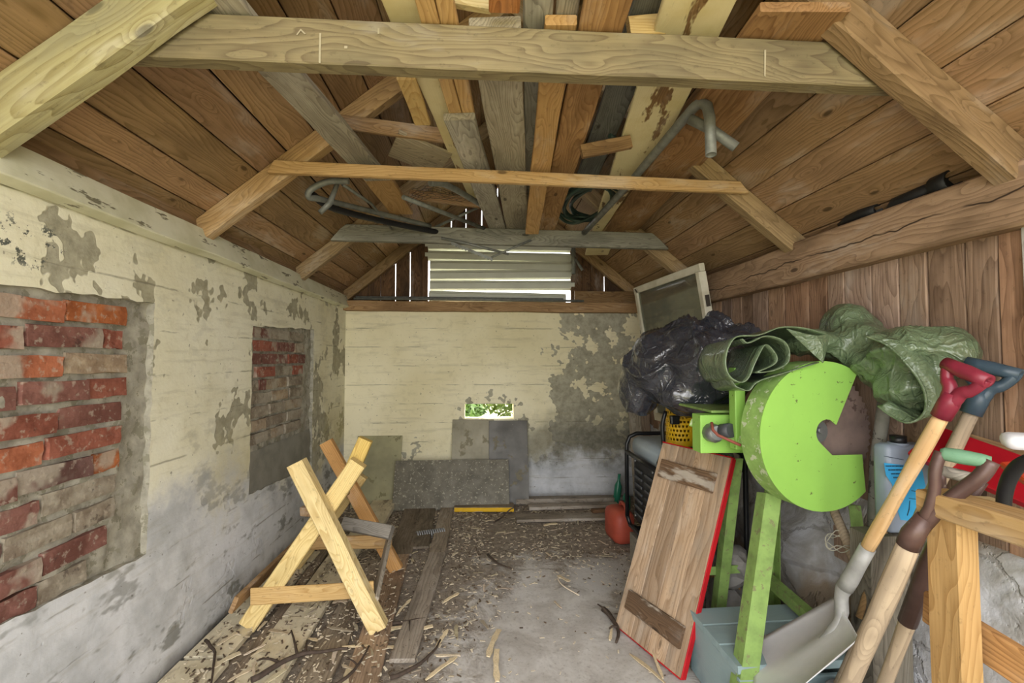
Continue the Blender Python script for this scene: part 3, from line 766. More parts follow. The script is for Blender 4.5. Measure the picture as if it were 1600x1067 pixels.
# rafters (side, y of camera-side face, depth of section, thickness in y)
def rafter(side, y, d, t, mat, label, x0=None, x1=None, color=None):
    x0 = (XL - .12 if side < 0 else XR + .12) if x0 is None else x0; x1 = XRIDGE + .02 * side if x1 is None else x1
    a, b = rp(side, x0, y + t / 2, -d / 2), rp(side, x1, y + t / 2, -d / 2)
    o = board('rafter', a, b, t, d, mat, nrm=NL if side < 0 else NR, parent=ceiling, rough=.004, bev=.006, color=color)
    return tag(o, label)
rafter(-1, 1.27, .135, .07, M_RAFT_L, 'pale whitewashed rafter nearest the doorway')
rafter(1, 1.27, .115, .07, M_RAFT, 'brown rafter nearest the doorway', color=(.78, .72, .70))
rafter(-1, 2.28, .10, .07, M_RAFT, 'orange pine rafter', color=(1.12, 1.02, .88)); rafter(1, 2.28, .10, .07, M_RAFT, 'brown pine rafter')
rafter(-1, 3.46, .10, .07, M_RAFT, 'rough-cut rafter'); rafter(1, 3.46, .10, .07, M_RAFT, 'rough-cut rafter')
rafter(-1, YB - .03, .10, .06, M_RAFT, 'gable rafter', color=(.9, .85, .8)); rafter(1, YB - .03, .10, .06, M_RAFT, 'gable rafter', color=(.9, .85, .8))
rafter(-1, .15, .12, .07, M_RAFT, 'rafter by the doorway'); rafter(1, .15, .12, .07, M_RAFT, 'rafter by the doorway')
# collar beams
o = board('collar_beam', (-1.06, 1.375, 2.345), (1.32, 1.375, 2.342), .138, .055, M_BEAM, nrm=(0, -1, 0), parent=ceiling, color=(.84, .86, .90), skew0=.10, skew1=-.12); tag(o, 'wide weathered collar beam nearest the doorway')
o = board('collar_beam', (-1.03, 2.255, 2.335), (1.345, 2.255, 2.288), .062, .03, M_PINE, nrm=(0, -1, 0), parent=ceiling, skew0=.03, skew1=-.05); tag(o, 'thin orange pine batten nailed across the rafters')
o = board('collar_beam', (-1.08, 3.43, 2.338), (1.37, 3.43, 2.312), .122, .05, M_GREYW, nrm=(0, -1, 0), parent=ceiling, color=(.72, .76, .74), skew0=.10, skew1=-.12); tag(o, 'dark grey collar beam farthest from the doorway')
bm = bmesh.new(); box_bm(bm, (XRIDGE, (YF + YB) / 2 + .15, ZE + SLOPE * (XRIDGE - XL) + .03), (.16, YB - YF + .5, .10)); from_bm('ridge_board', bm, M_DARKW, ceiling)

# chalk marks on the near collar beam
M_CHALK = plain('chalk', 'b0a68c', .9)
nb_ = bpy.data.objects['collar_beam']
for pts in ([(499, 52), (502, 52), (501, 99), (498, 98)], [(463, 54), (470, 45), (478, 53), (476, 54), (470, 48), (465, 55)], [(1194, 78), (1197, 78), (1196, 120), (1194, 119)], [(590, 44), (593, 44), (593, 53), (590, 53)], [(538, 72), (543, 72), (543, 76), (538, 76)]):
    vs = [at(px, py, 1.345) for px, py in pts]; o0 = vs[0]
    o = link('chalk_mark', mesh('chalk_mark', [v - o0 for v in vs], [tuple(range(len(vs)))]), M_CHALK, ceiling, Matrix.Translation(o0)); o.modifiers.new('s', 'SOLIDIFY').thickness = .0008
# ------------------------------------------------------------------ timber stored on the collar beams
def overhead(name, label, nl, nr, fl, fr, z0, z1, T, mat, color=None, near=0.0, far=0.0, cat='plank', group=None, **k):
    """edges given by where the underside corners are seen; z0/z1 = underside height at the near and far end"""
    a, b, c, d = atz(*nl, z0), atz(*nr, z0), atz(*fl, z1), atz(*fr, z1)
    A, B = (a + b) / 2, (c + d) / 2; u = (B - A).normalized()
    side = u.cross(V((0, 0, 1))).normalized()
    W = (abs((b - a).dot(side)) + abs((d - c).dot(side))) / 2
    A = A - u * near; B = B + u * far
    nrm = side.cross(u)
    o = board(name, A + nrm * T / 2, B + nrm * T / 2, W, T, mat, nrm=nrm, color=color, rough=.004, **k)
    return tag(o, label, cat, group)
overhead('plank', 'wide cream painted plank with a ragged peeled left edge on the collar beams', (605, 0), (668, 0), (706, 262), (762, 262), 2.455, 2.455, .022, M_CREAM, near=.3, far=.5)
overhead('plank', 'left one of two narrow orange planks side by side overhead', (647, 0), (679, 0), (703, 185), (722, 185), 2.420, 2.415, .03, M_PINE, near=.3)
overhead('plank', 'right one of two narrow orange planks side by side overhead', (680, 0), (708, 0), (723, 185), (742, 185), 2.420, 2.415, .03, M_PINE, near=.3, color=(.92, .9, .88))
overhead('plank', 'short weathered grey plank hanging below the orange planks', (693, 188), (742, 188), (764, 357), (790, 357), 2.385, 2.405, .03, M_GREYW, far=.15, color=(1.2, 1.2, 1.18))
overhead('plank', 'wide grey-brown plank with bark flakes and a fresh yellow sawn end', (727, 48), (818, 48), (793, 357), (823, 357), 2.420, 2.405, .045, M_GREYW, far=.2, color=(1.5, 1.42, 1.25))
overhead('plank', 'smooth light grey plank behind the thin pine stick', (815, 0), (868, 0), (822, 330), (840, 330), 2.468, 2.455, .02, M_GREYW, near=.3, far=.3, color=(1.45, 1.5, 1.5))
overhead('plank', 'second light grey plank, tight against the orange-brown one', (868, 0), (909, 0), (842, 330), (855, 330), 2.468, 2.455, .02, M_GREYW, near=.3, far=.3, color=(1.35, 1.35, 1.3))
overhead('batten', 'thin knotty pine stick with a square sawn near end, resting across the beams', (852, 52), (897, 52), (820, 366), (843, 366), 2.425, 2.30, .035, M_PINE, near=.03, cat='batten', color=(.98, .92, .86))
overhead('plank', 'wide orange-brown plank in the middle of the overhead stack', (910, 0), (994, 0), (843, 358), (866, 358), 2.420, 2.405, .028, M_BROWNW, near=.3, far=.2, color=(1.25, 1.15, 1.0))
overhead('plank', 'dark grey plank deep in the gap beside the cream plank', (985, 30), (1040, 30), (892, 300), (925, 300), 2.53, 2.50, .02, M_GREYW, near=.2, color=(.5, .55, .58))
overhead('plank', 'broad cream painted plank with brown stains, right of the gap', (1030, 0), (1160, 0), (930, 357), (968, 357), 2.462, 2.425, .025, M_CREAM, near=.3, far=.85)
overhead('plank', 'brown waney-edged plank lying along the right side overhead', (1196, 18), (1322, 18), (944, 357), (1003, 357), 2.42, 2.405, .03, M_BROWNW, near=0, far=.35, color=(1.15, 1.05, .95))
overhead('plank', 'weathered grey plank lying askew over the left side of the beams', (296, 0), (372, 0), (568, 283), (612, 283), 2.425, 2.385, .028, M_GREYW, near=.15, color=(1.25, 1.22, 1.15))
overhead('board_offcut', 'short orange board continuing the askew grey plank', (556, 270), (608, 270), (612, 335), (644, 335), 2.40, 2.40, .028, M_PINE, cat='board', color=(.9, .85, .8))
overhead('board_offcut', 'short pale board with a white painted end lying on the cream plank', (619, 128), (650, 122), (648, 196), (672, 196), 2.428, 2.428, .02, M_PALE, cat='board', color=(.85, .72, .55))
overhead('board_offcut', 'grey board with torn paper scraps left of the overhead planks', (590, 242), (640, 210), (672, 272), (716, 246), 2.50, 2.44, .02, M_GREYW, cat='board', color=(.95, .85, .7))
def stick(name, label, p0, y0, p1, y1, W, T, mat, nrm=(0, -1, 0), cat='batten', color=None, **k):
    return tag(board(name, at(*p0, y0), at(*p1, y1), W, T, mat, nrm=nrm, color=color, **k), label, cat)
stick('batten', 'short brown batten nailed from the left rafter to the planks', (522, 190), 2.25, (708, 214), 2.22, .07, .025, M_BROWNW)
stick('batten', 'brown cross batten below the gap between the overhead planks', (908, 237), 2.05, (985, 222), 2.05, .06, .03, M_BROWNW)
stick('batten', 'pale cross batten showing above the wide near beam', (982, 45), 1.42, (1036, 40), 1.42, .07, .03, M_PALE, color=(.8, .7, .55))
stick('batten', 'reddish plank end poking out at the top of the stack', (790, -60), 1.15, (788, 12), 1.32, .09, .03, M_BROWNW, nrm=(0, 0, 1), cat='plank', color=(1.25, .85, .6))
stick('batten', 'yellow batten across the top of the overhead stack', (700, -4), 1.36, (768, 8), 1.36, .045, .03, M_PALE)
stick('batten', 'ochre cross batten above the far grey beam', (640, 304), 3.3, (750, 318), 3.3, .07, .03, M_BROWNW)

# grey pipe with a forked end
pf = empty('forked_pipe', at(915, 358, 3.4), 'grey steel pipe with a forked bent end lying on the beams', 'pipe')
tube('pipe', [at(905, 372, 3.55), at(985, 285, 2.45), at(1060, 196, 1.86), at(1084, 168, 1.76), at(1095, 160, 1.72), at(1105, 166, 1.69), at(1109, 185, 1.68), at(1111, 242, 1.66)], .021, M_GTUBE, pf, hollow=.8)
tube('branch', [at(1078, 186, 1.76), at(1112, 203, 1.72), at(1150, 230, 1.70)], .02, M_GTUBE, pf, hollow=.8)
# tube frame lying left on the far beam
tf = empty('metal_tube_frame', at(600, 335, 3.0), 'tangled grey tubular metal frame lying on the left of the far beam', 'metal frame')
tube('tube', smooth_path([at(545, 283, 2.5), at(512, 284, 2.5), at(486, 296, 2.5), at(483, 308, 2.52), at(505, 312, 2.6), at(580, 330, 3.0), at(672, 353, 3.4)]), .017, M_GTUBE, tf)
tube('tube', smooth_path([at(488, 304, 2.55), at(520, 325, 2.7), at(600, 346, 3.1), at(690, 364, 3.45)]), .020, M_RUBBER, tf)
tube('tube', [at(630, 308, 2.65), at(757, 357, 3.42)], .014, M_GTUBE, tf)
tube('tube', smooth_path([at(672, 286, 2.5), at(700, 290, 2.6), at(752, 320, 3.0)]), .018, M_GTUBE, tf)
tube('handle', [at(528, 285, 2.52), at(515, 318, 2.52), at(500, 332, 2.5)], [.012, .016, .014], M_GTUBE, tf)
tube('tube', [at(535, 288, 2.6), at(580, 318, 2.9), at(612, 358, 3.38)], .009, M_GTUBE, tf)
tube('tube', [at(680, 355, 3.45), at(760, 318, 3.4)], .010, M_GTUBE, tf)
# chicken wire
def chicken():
    vs, es = [], []; o = at(640, 318, 3.15); idx = {}
    def vid(p):
        k = (round(p[0], 3), round(p[1], 3))
        if k not in idx:
            idx[k] = len(vs); x, y = p; vs.append((x, y, .05 * sin(x * 6 + y * 3) + .03 * noise.noise(V((x * 5, y * 5, 0)))))
        return idx[k]
    a = .034
    for i in range(9):
        for j in range(5):
            cx = i * a * sqrt(3) + (j % 2) * a * sqrt(3) / 2; cy = j * a * 1.5
            h = [(cx + a * sin(t * pi / 3), cy + a * cos(t * pi / 3)) for t in range(6)]
            for t in range(6):
                e = tuple(sorted((vid(h[t]), vid(h[(t + 1) % 6]))))
                if e not in es: es.append(e)
    me = bpy.data.meshes.new('wire'); me.from_pydata(vs, es, []); 
    bm = bmesh.new(); 
    for a_, b_ in es:
        p, q = V(vs[a_]), V(vs[b_]); d = (q - p).normalized(); n = d.orthogonal().normalized() * .0016; m = d.cross(n)
        r = [[bm.verts.new(c + n * cos(t * 2.094) + m * sin(t * 2.094)) for t in range(3)] for c in (p, q)]
        for t in range(3): bm.faces.new((r[0][t], r[0][(t + 1) % 3], r[1][(t + 1) % 3], r[1][t]))
    return from_bm('chicken_wire', bm, M_WIRE, None, Matrix.Translation(o) @ Matrix.Rotation(radians(35), 4, 'X'))
tag(chicken(), 'piece of hexagonal chicken wire among the stored tubes', 'wire mesh')
# green hose coil
pts = []; hr = random.Random(3)
hc = V((.70, 3.0, 2.435))
for k in range(9):
    rx, ry = .17 + .02 * (k % 3), .36 - .03 * (k % 2)
    for t in range(18):
        a = 2 * pi * t / 18; pts.append(hc + V((rx * cos(a) + .02 * k - .03, ry * sin(a) + .015 * k, .010 * k + .012 * sin(3 * a + k))))
pts += [hc + V((.25, -.3, .06)), hc + V((.05, -.75, .03)), hc + V((-.1, -.9, .03))]
tag(tube('garden_hose', smooth_path(pts, 3), .012, M_HOSE, seg=8), 'coiled dark green garden hose in the gap between the overhead planks', 'hose')
tag(tube('black_hose', smooth_path([at(398, -60, 1.6), at(384, 0, 1.62), at(386, 18, 1.62), at(402, 24, 1.62), at(415, -10, 1.6), at(420, -60, 1.6)], 5), .018, M_RUBBER), 'black rubber hose loop under the left roof boards', 'hose')
# bow saw hanging under the far beam
bs = empty('bow_saw', at(760, 385, 3.4), 'grey bow saw hanging under the far grey beam', 'saw')
tube('frame_tube', [at(690, 372, 3.38), at(728, 380, 3.38), at(795, 397, 3.38)], .010, M_GTUBE, bs)
tube('frame_tube', [at(768, 402, 3.36), at(800, 388, 3.38), at(830, 375, 3.38)], .008, M_GTUBE, bs)
me = []
A, B = at(705, 377, 3.37), at(770, 403, 3.37); nb = 26; vs, fs = [], []
for i in range(nb + 1):
    p = A.lerp(B, i / nb); vs += [p, p + V((0, 0, -.018 - (.012 if i % 2 else 0)))]
for i in range(nb): fs.append((2 * i, 2 * i + 1, 2 * i + 3, 2 * i + 2))
o = link('saw_blade', mesh('saw_blade', vs, fs), M_GTUBE, bs); o.modifiers.new('s', 'SOLIDIFY').thickness = .002
# conduit pipes on the sill of the gable
for i, (a, b, z, yy_) in enumerate([(553, 912, 1.995, 4.57), (556, 880, 2.015, 4.60), (600, 905, 1.992, 4.53)]):
    p, q = at(a, 465, yy_), at(b, 468, yy_)
    tag(tube('conduit_pipe', [(p.x, yy_, z + .002), (q.x, yy_, z - .004 + .0 * i)], .011, M_GTUBE, hollow=.8), ['grey conduit pipe lying in the middle of three on the back sill', 'grey conduit pipe lying at the rear of three on the back sill', 'grey conduit pipe lying at the front of three on the back sill'][i], 'pipe')
hk = empty('hanging_fork', at(897, 430, 4.5), 'grey metal bar with a side prong hanging beside the louvre', 'metal tool')
tube('bar', [at(896, 384, 4.5), at(896, 428, 4.5)], .022, M_GTUBE, hk)
tube('prong', [at(897, 402, 4.49), at(910, 422, 4.45)], .014, M_GTUBE, hk)
# black drain pipes on the right-hand wall plate
dp = empty('drain_pipe', atx(1400, 320, 1.66), 'long black drainpipe with a socket lying on the hewn wall plate', 'pipe')
tube('pipe', [atx(1386, 332, 1.68), atx(1400, 318, 1.68), atx(1470, 289, 1.68)], [.012, .026, .026], M_RUBBER, dp)
tube('socket', [atx(1462, 293, 1.675), atx(1490, 281, 1.675)], .040, M_RUBBER, dp, hollow=.85)
tag(tube('pipe_offcut', [atx(1312, 352, 1.68), atx(1325, 343, 1.68), atx(1345, 335, 1.68), atx(1372, 327, 1.68)], [.012, .02, .024, .024], M_RUBBER, hollow=.8), 'short black pipe piece with an open end on the hewn wall plate', 'pipe')

# ------------------------------------------------------------------ against the back wall
def sheet(name, label, x0, x1, z1, y0, y1, mat, T=.008):
    bm = bmesh.new(); H = sqrt(z1 ** 2 + (y1 - y0) ** 2); box_bm(bm, (0, 0, H / 2), (x1 - x0, T, H), .002)
    M = Matrix.Translation(((x0 + x1) / 2, y0, .006)) @ Matrix.Rotation(-atan2(y1 - y0, z1), 4, 'X')
    return tag(from_bm(name, bm, mat, None, M), label, 'sheet')
def sx(p, y): return at(p, 700, y).x
sheet('sheet_panel', 'olive-grey sheet leaning in the left corner of the back wall', sx(553, 4.5), sx(625, 4.5), .63, 4.40, 4.635, M_SLATE3)
sheet('sheet_panel', 'wide low dark speckled sheet leaning against the back wall', sx(617, 4.42), sx(795, 4.42), .42, 4.30, 4.46, M_SLATE)
sheet('sheet_panel', 'grey-olive sheet under the left half of the wall opening', sx(706, 4.55), sx(772, 4.55), .785, 4.44, 4.628, M_SLATE4)
sheet('sheet_panel', 'charcoal sheet under the right half of the wall opening', sx(764, 4.52), sx(825, 4.52), .772, 4.41, 4.612, M_SLATE2)

# ------------------------------------------------------------------ planks on the floor
def fplank(label, p0, p1, W, T, mat, z=.004, color=None, name='floor_plank', tilt=0, **k):
    a, b = atz(*p0, z), atz(*p1, z)
    return tag(board(name, a + V((0, 0, T / 2)), b + V((0, 0, T / 2 + tilt)), W, T, mat, color=color, **k), label, 'plank')
fplank('pale plank along the left wall with a short board abutting its end', (322, 1035), (478, 868), .20, .03, M_FLOORC)
fplank('pale dusty plank at the lower left corner of the floor', (255, 1110), (318, 1042), .22, .03, M_FLOORC, color=(1.05, 1.03, .95))
fplank('dusty plank under the middle of the sawhorse', (395, 1085), (545, 858), .20, .03, M_FLOORC, color=(.9, .88, .85))
fplank('dark narrow plank between the two pale planks under the sawhorse', (350, 1090), (508, 862), .06, .02, M_FLOORP, color=(.75, .7, .66))
fplank('broken grey plank in front of the sawhorse', (478, 1090), (585, 880), .15, .02, M_FLOORP, color=(1.05, 1.0, .92))
fplank('brown plank beside the right foot of the sawhorse', (562, 1075), (624, 866), .15, .018, M_FLOORP, color=(1.15, .95, .8))
fplank('long flat grey plank in the middle of the floor', (628, 1036), (686, 860), .12, .02, M_FLOORP, color=(1.05, 1.05, 1.08))
fplank('far grey plank continuing the long flat one', (683, 868), (700, 790), .12, .02, M_FLOORP, color=(.85, .82, .8))
fplank('pale plank behind the sawhorse by the olive sheet', (566, 846), (606, 785), .22, .05, M_FLOORC, color=(.95, .9, .85), tilt=.02)
fplank('dark plank between the sawhorse and the metal spring', (625, 870), (648, 790), .16, .018, M_FLOORP, color=(.6, .56, .52))
fplank('grey plank lying beside the metal spring', (655, 858), (670, 792), .14, .018, M_FLOORP, color=(.62, .6, .56))
yp = empty('yellow_edged_plank', atz(755, 804, 0), 'short dusty plank with a yellow painted edge near the back wall', 'plank')
board('body', atz(710, 800, 0) + V((0, .07, .022)), atz(803, 800, 0) + V((0, .07, .022)), .14, .04, M_FLOORP, parent=yp, color=(.8, .75, .68))
board('yellow_edge', atz(710, 800, 0) + V((0, -.003, .022)), atz(803, 800, 0) + V((0, -.003, .022)), .036, .006, M_YELLOW, nrm=(0, -1, 0), parent=yp)
fplank('pale flat board at the back right of the floor', (806, 812), (962, 808), .16, .025, M_FLOORP, color=(1.1, 1.1, 1.12))
fplank('grey board against the foot of the back wall', (806, 786), (975, 783), .10, .05, M_FLOORP, color=(.8, .8, .8))
fplank('second pale board behind the flat one at the back', (826, 795), (965, 791), .10, .03, M_FLOORP, color=(.95, .95, .98))
fplank('dark short board end near the red canister', (925, 801), (958, 799), .05, .03, M_DARKW, z=.03)

# metal spring
sp = [V((.052 * (t / 90) * 3, .036 * cos(t * .62), .04 + .036 * sin(t * .62))) for t in range(130)]
so = tube('coil_spring', sp, .006, M_SPRING, seg=6); so.location = atz(650, 836, 0) + V((0, 0, .002)); so.rotation_euler.z = .3
tag(so, 'grey steel coil spring lying on the floor boards', 'spring')

# ------------------------------------------------------------------ sawhorse
sh = empty('sawhorse', (-.9, 2.7, 0), 'pale timber X-frame sawhorse for firewood by the left wall', 'sawhorse')
Y0, Y1 = 2.40, 3.06
def leg(A, B, y, t, w, mat, col=None, nm='leg', **k):
    return board(nm, A, B, w, t, mat, nrm=(0, -1, 0), parent=sh, color=col, rough=.004, bev=.005, **k)
f1b, f1t = V((-.525, Y0, .035)), at(464, 722, Y0); leg(f1b, f1t, Y0, .07, .085, M_PALE, (1.05, 1.02, .95))
f2b, f2t = at(388, 984, Y0 + .075), at(561, 722, Y0 + .075); f2b.z = .035; leg(f2b, f2t, Y0 + .07, .06, .088, M_PALE, (1.08, 1.02, .85))
leg(at(545, 745, Y0 + .135), at(572, 686, Y0 + .135), Y0 + .135, .045, .075, M_PALE, (1.0, .88, .5), 'leg_extension')
r1b, r1t = at(620, 880, Y1), at(509, 690, Y1); r1b.z = .03; leg(r1b, r1t, Y1, .05, .085, M_PINE, (.95, .82, .7))
r2b, r2t = V((r1b.x - .68, Y1 + .06, .03)), at(566, 742, Y1 + .06); leg(r2b, r2t, Y1, .05, .085, M_PALE, (.9, .82, .66))
leg(at(392, 932, Y0 + .043), at(584, 920, Y0 + .043), Y0, .014, .085, M_PALE, (.9, .74, .58), 'brace')
leg(at(478, 848, Y1 - .04), at(612, 846, Y1 - .04), Y1, .022, .085, M_PINE, None, 'brace')
board('side_rail', V((-1.215, Y0 - .05, .20)), V((-1.21, Y1 + .02, .20)), .085, .022, M_BROWNW, nrm=(-1, 0, .4), parent=sh)
board('side_rail', V((-.555, Y0 + .02, .15)), V((-.60, Y1 - .02, .27)), .08, .022, M_GREYW, nrm=(-.7, -.9, .2), parent=sh, color=(1.15, 1.1, 1.05))
board('centre_rail', at(478, 800, Y0 + .3), at(548, 760, Y1 + .05), .08, .05, M_BROWNW, nrm=(0, 0, 1), parent=sh)
board('centre_rail', at(537, 818, 2.72), at(612, 832, 2.66), .07, .06, M_GREYW, nrm=(0, -1, .6), parent=sh, color=(.8, .8, .82))
# ------------------------------------------------------------------ firewood saw
sw = empty('firewood_saw', (1.2, 1.85, 0), 'lime green firewood saw with a round blade guard on angle-iron legs', 'saw')
TH = radians(8); HUB = at(1289, 681, 1.70)
MG = Matrix(((cos(TH), -sin(TH), 0, HUB.x), (sin(TH), cos(TH), 0, HUB.y), (0, 0, 1, HUB.z), (0, 0, 0, 1)))
def gp(px, py): return ((px - 1289) * .0027, (681 - py) * .00239)
a0 = atan2(gp(1351, 575)[1], gp(1351, 575)[0]); a1 = atan2(gp(1361, 780)[1], gp(1361, 780)[0]) + 2 * pi
RG = .290
arc = [(RG * cos(a0 + (a1 - a0) * i / 64), RG * sin(a0 + (a1 - a0) * i / 64)) for i in range(65)]
hubarc = [(.012 + .052 * cos(t), .012 + .052 * sin(t)) for t in [radians(d) for d in (235, 215, 195, 175, 155, 135, 115, 95, 75)]]
outl = arc + [gp(1353, 714), gp(1301, 713)] + hubarc + [gp(1309, 664)]
extrude_poly('blade_guard', outl, .004, M_GREEN, MG, sw)
# rim of the guard
bm = bmesh.new(); ro = []
for (x, z) in arc: ro.append((bm.verts.new((x, .003, z)), bm.verts.new((x * 1.0, .105, z)), bm.verts.new((x * .985, .105, z * .985)), bm.verts.new((x * .985, .003, z * .985))))
for p, q in zip(ro, ro[1:]):
    for k in range(4): bm.faces.new((p[k], p[(k + 1) % 4], q[(k + 1) % 4], q[k]))
from_bm('guard_rim', bm, M_GREENR, sw, MG)
bk = [(RG * .99 * cos(t), RG * .99 * sin(t)) for t in [radians(70 + d * 4) for d in range(54)]]
extrude_poly('guard_back', bk, .004, M_GREEN, MG @ Matrix.Translation((0, .101, 0)), sw)
bl = []
for i in range(112):
    r = .256 - (.012 if i % 2 else 0); a = 2 * pi * i / 112; bl.append((.022 + r * cos(a), .006 + r * sin(a)))
extrude_poly('saw_blade', bl, .003, M_BLADE, MG @ Matrix.Translation((0, .05, 0)), sw)
hb_ = tube_mesh([(0, .03, .012), (0, .075, .012)], .045, seg=24); link('arbor_flange', hb_, M_STEEL, sw, MG)
link('arbor_nut', tube_mesh([(-.002, .012, .018), (-.002, .035, .018)], .012, seg=6), M_STEEL, sw, MG)
# body and frame
bp = at(1085, 690, 1.92)
box('motor_box', (bp.x + .195, 1.965, 1.075), (.33, .08, .165), M_GREEN, sw)
ph = empty('power_socket', at(1114, 675, 1.90)); ph.parent = sw; ph.matrix_parent_inverse = sw.matrix_basis.inverted()
bpy.data.objects.remove(ph)
c0 = at(1113, 676, 1.915)
tube('power_plug', [c0 + V((0, .02, 0)), c0 + V((0, -.02, 0)), c0 + V((0, -.045, .005))], [.042, .040, .03], M_STEEL, sw)
tube('plug_cap', [c0 + V((.025, -.03, .012)), c0 + V((.045, -.07, .02))], .03, M_DGREY, sw)
box('upright_post', at(1152, 645, 1.86) + V((0, 0, .02)), (.045, .05, .34), M_GREEN, sw)
board('table_rail', at(1080, 660, 2.02), at(1165, 690, 1.82), .035, .02, M_GREENR, nrm=(0, -1, 0), parent=sw)
tube('rusty_rod', [at(1112, 660, 1.86), at(1114, 672, 1.84), at(1122, 680, 1.82), at(1158, 696, 1.78)], .006, plain('red_rust', '8a4a3c', .7), sw)
box('saw_table', (1.21, 2.12, 1.168), (.42, .34, .012), M_GREENW, sw)
def angle_iron(A, B, w, n1, n2, mat=M_GREENW, name='leg'):
    A, B = V(A), V(B); d = (B - A).normalized(); n1 = (V(n1) - d * V(n1).dot(d)).normalized(); n2 = d.cross(n1) * (1 if d.cross(n1).dot(V(n2)) > 0 else -1)
    bm = bmesh.new(); t = .005; pr = [(0, 0), (w, 0), (w, t), (t, t), (t, w), (0, w)]
    L = (B - A).length; N = 8; rows = []
    for i in range(N + 1): rows.append([bm.verts.new(A + d * (L * i / N) + n1 * p[0] + n2 * p[1]) for p in pr])
    for i in range(N):
        for k in range(6): bm.faces.new((rows[i][k], rows[i][(k + 1) % 6], rows[i + 1][(k + 1) % 6], rows[i + 1][k]))
    bm.faces.new(rows[0]); bm.faces.new(rows[N][::-1])
    o = A.copy(); 
    for v in bm.verts: v.co -= o
    return from_bm(name, bm, mat, sw, Matrix.Translation(o))
lf0, lf1 = at(1197, 770, 1.80), V((.865, 1.60, 0)); angle_iron(lf0, lf1, .065, (1, 0, 0), (0, 1, 0))
lr0, lr1 = at(1146, 716, 2.16), V((1.16, 2.28, 0)); angle_iron(lr0, lr1, .05, (1, 0, 0), (0, 1, 0), M_GREENW)
angle_iron(at(1345, 790, 1.80), V((1.52, 1.66, 0)), .05, (-1, 0, 0), (0, 1, 0), M_GREENW)
angle_iron((1.42, 2.16, .99), (1.48, 2.28, 0), .05, (-1, 0, 0), (0, -1, 0), M_GREENW)
angle_iron(at(1105, 899, 2.28), at(1190, 893, 2.28), .04, (0, 0, 1), (0, 1, 0), M_GREENW, 'cross_bar')
angle_iron(at(1187, 892, 2.22), at(1275, 970, 1.80), .045, (0, 0, -1), (1, 0, 0), M_GREENW, 'cross_bar')
angle_iron(at(1096, 955, 2.20), at(1150, 1042, 1.68), .045, (0, 0, -1), (1, 0, 0), M_GREENW, 'cross_bar')

# ------------------------------------------------------------------ black bag
def cz(px, py, y): return at(px, py, y)
blobs = [(cz(1115, 572, 2.32), (.25, .24, .205)), (cz(1040, 575, 2.5), (.20, .2, .20)), (cz(1118, 530, 2.36), (.10, .12, .14)), (cz(1165, 560, 2.2), (.16, .2, .17)),
         (cz(995, 600, 2.62), (.11, .13, .19)), (cz(1080, 615, 2.38), (.2, .18, .12)), (cz(1075, 535, 2.42), (.15, .15, .13)), (cz(1022, 555, 2.52), (.12, .14, .15))]
me = lump_mesh(blobs, .011, 8)
pk = cz(1115, 495, 2.3)
def bagd(p, n):
    d = p - pk; ang = atan2(d.x + .4 * d.y, -d.z + .15); r = d.length
    a = noise.ridged_multi_fractal(V((ang * 4.0, r * 1.5, 1.0)), 1, 2, 3, 1.0, 2.0) * .016
    q = p + V((noise.noise(p * 5), noise.noise(p * 5 + V((9, 0, 0))), noise.noise(p * 5 + V((0, 9, 0))))) * .06
    b = noise.ridged_multi_fractal(q * 9, 1, 2.1, 4, 1.0, 2.0) * .012
    rd = lambda x: (1 - abs(noise.noise(x))) ** 7
    a = rd(V((ang * 2.6, r * 1.0, 1.0))) * .030
    return a + rd(q * 2.8) * .030 + rd(q * 6 + V((4, 4, 4))) * .010 + rd(q * 15) * .0025 - .030 + .02 * noise.noise(p * 3)
displace(me, bagd)
bo = (cz(1090, 640, 2.4)); mw = rebase(me, bo)
for p in me.polygons: p.use_smooth = True
bag = link('bagged_bundle', me, M_BAG, None, mw); tag(bag, 'large bundle wrapped in crumpled black bin bags', 'bag')

# ------------------------------------------------------------------ green tarpaulin
tarp = empty('tarpaulin', at(1320, 590, 1.75), 'bunched green tarpaulin draped over the saw guard', 'tarpaulin')
blobs = [(cz(1318, 545, 1.83), (.13, .15, .085)), (cz(1262, 535, 1.86), (.13, .15, .065)), (cz(1372, 560, 1.70), (.13, .15, .09)), (cz(1330, 508, 1.86), (.10, .12, .105)), (cz(1355, 530, 1.76), (.12, .13, .09)),
         (cz(1430, 545, 1.56), (.16, .15, .105)), (cz(1470, 542, 1.50), (.11, .12, .095)), (cz(1420, 595, 1.56), (.105, .12, .12)), (cz(1445, 610, 1.52), (.07, .09, .09)), (cz(1400, 585, 1.62), (.09, .12, .09))]
me = lump_mesh(blobs, .009, 8)
def tarpd(p, n):
    q = V((p.x * 3 + p.y, p.y * 3, p.z * 7))
    rd = lambda x: (1 - abs(noise.noise(x))) ** 7
    w_ = p + V((noise.noise(p * 5), noise.noise(p * 5 + V((9, 0, 0))), noise.noise(p * 5 + V((0, 9, 0))))) * .05
    return rd(q * .7) * .026 + rd(w_ * 6) * .013 + rd(w_ * 14) * .004 + .018 * noise.noise(p * 5) - .026
displace(me, tarpd)
to = at(1350, 575, 1.7); mw = rebase(me, to)
for p in me.polygons: p.use_smooth = True
link('bunched_cloth', me, M_TARP, tarp, mw)
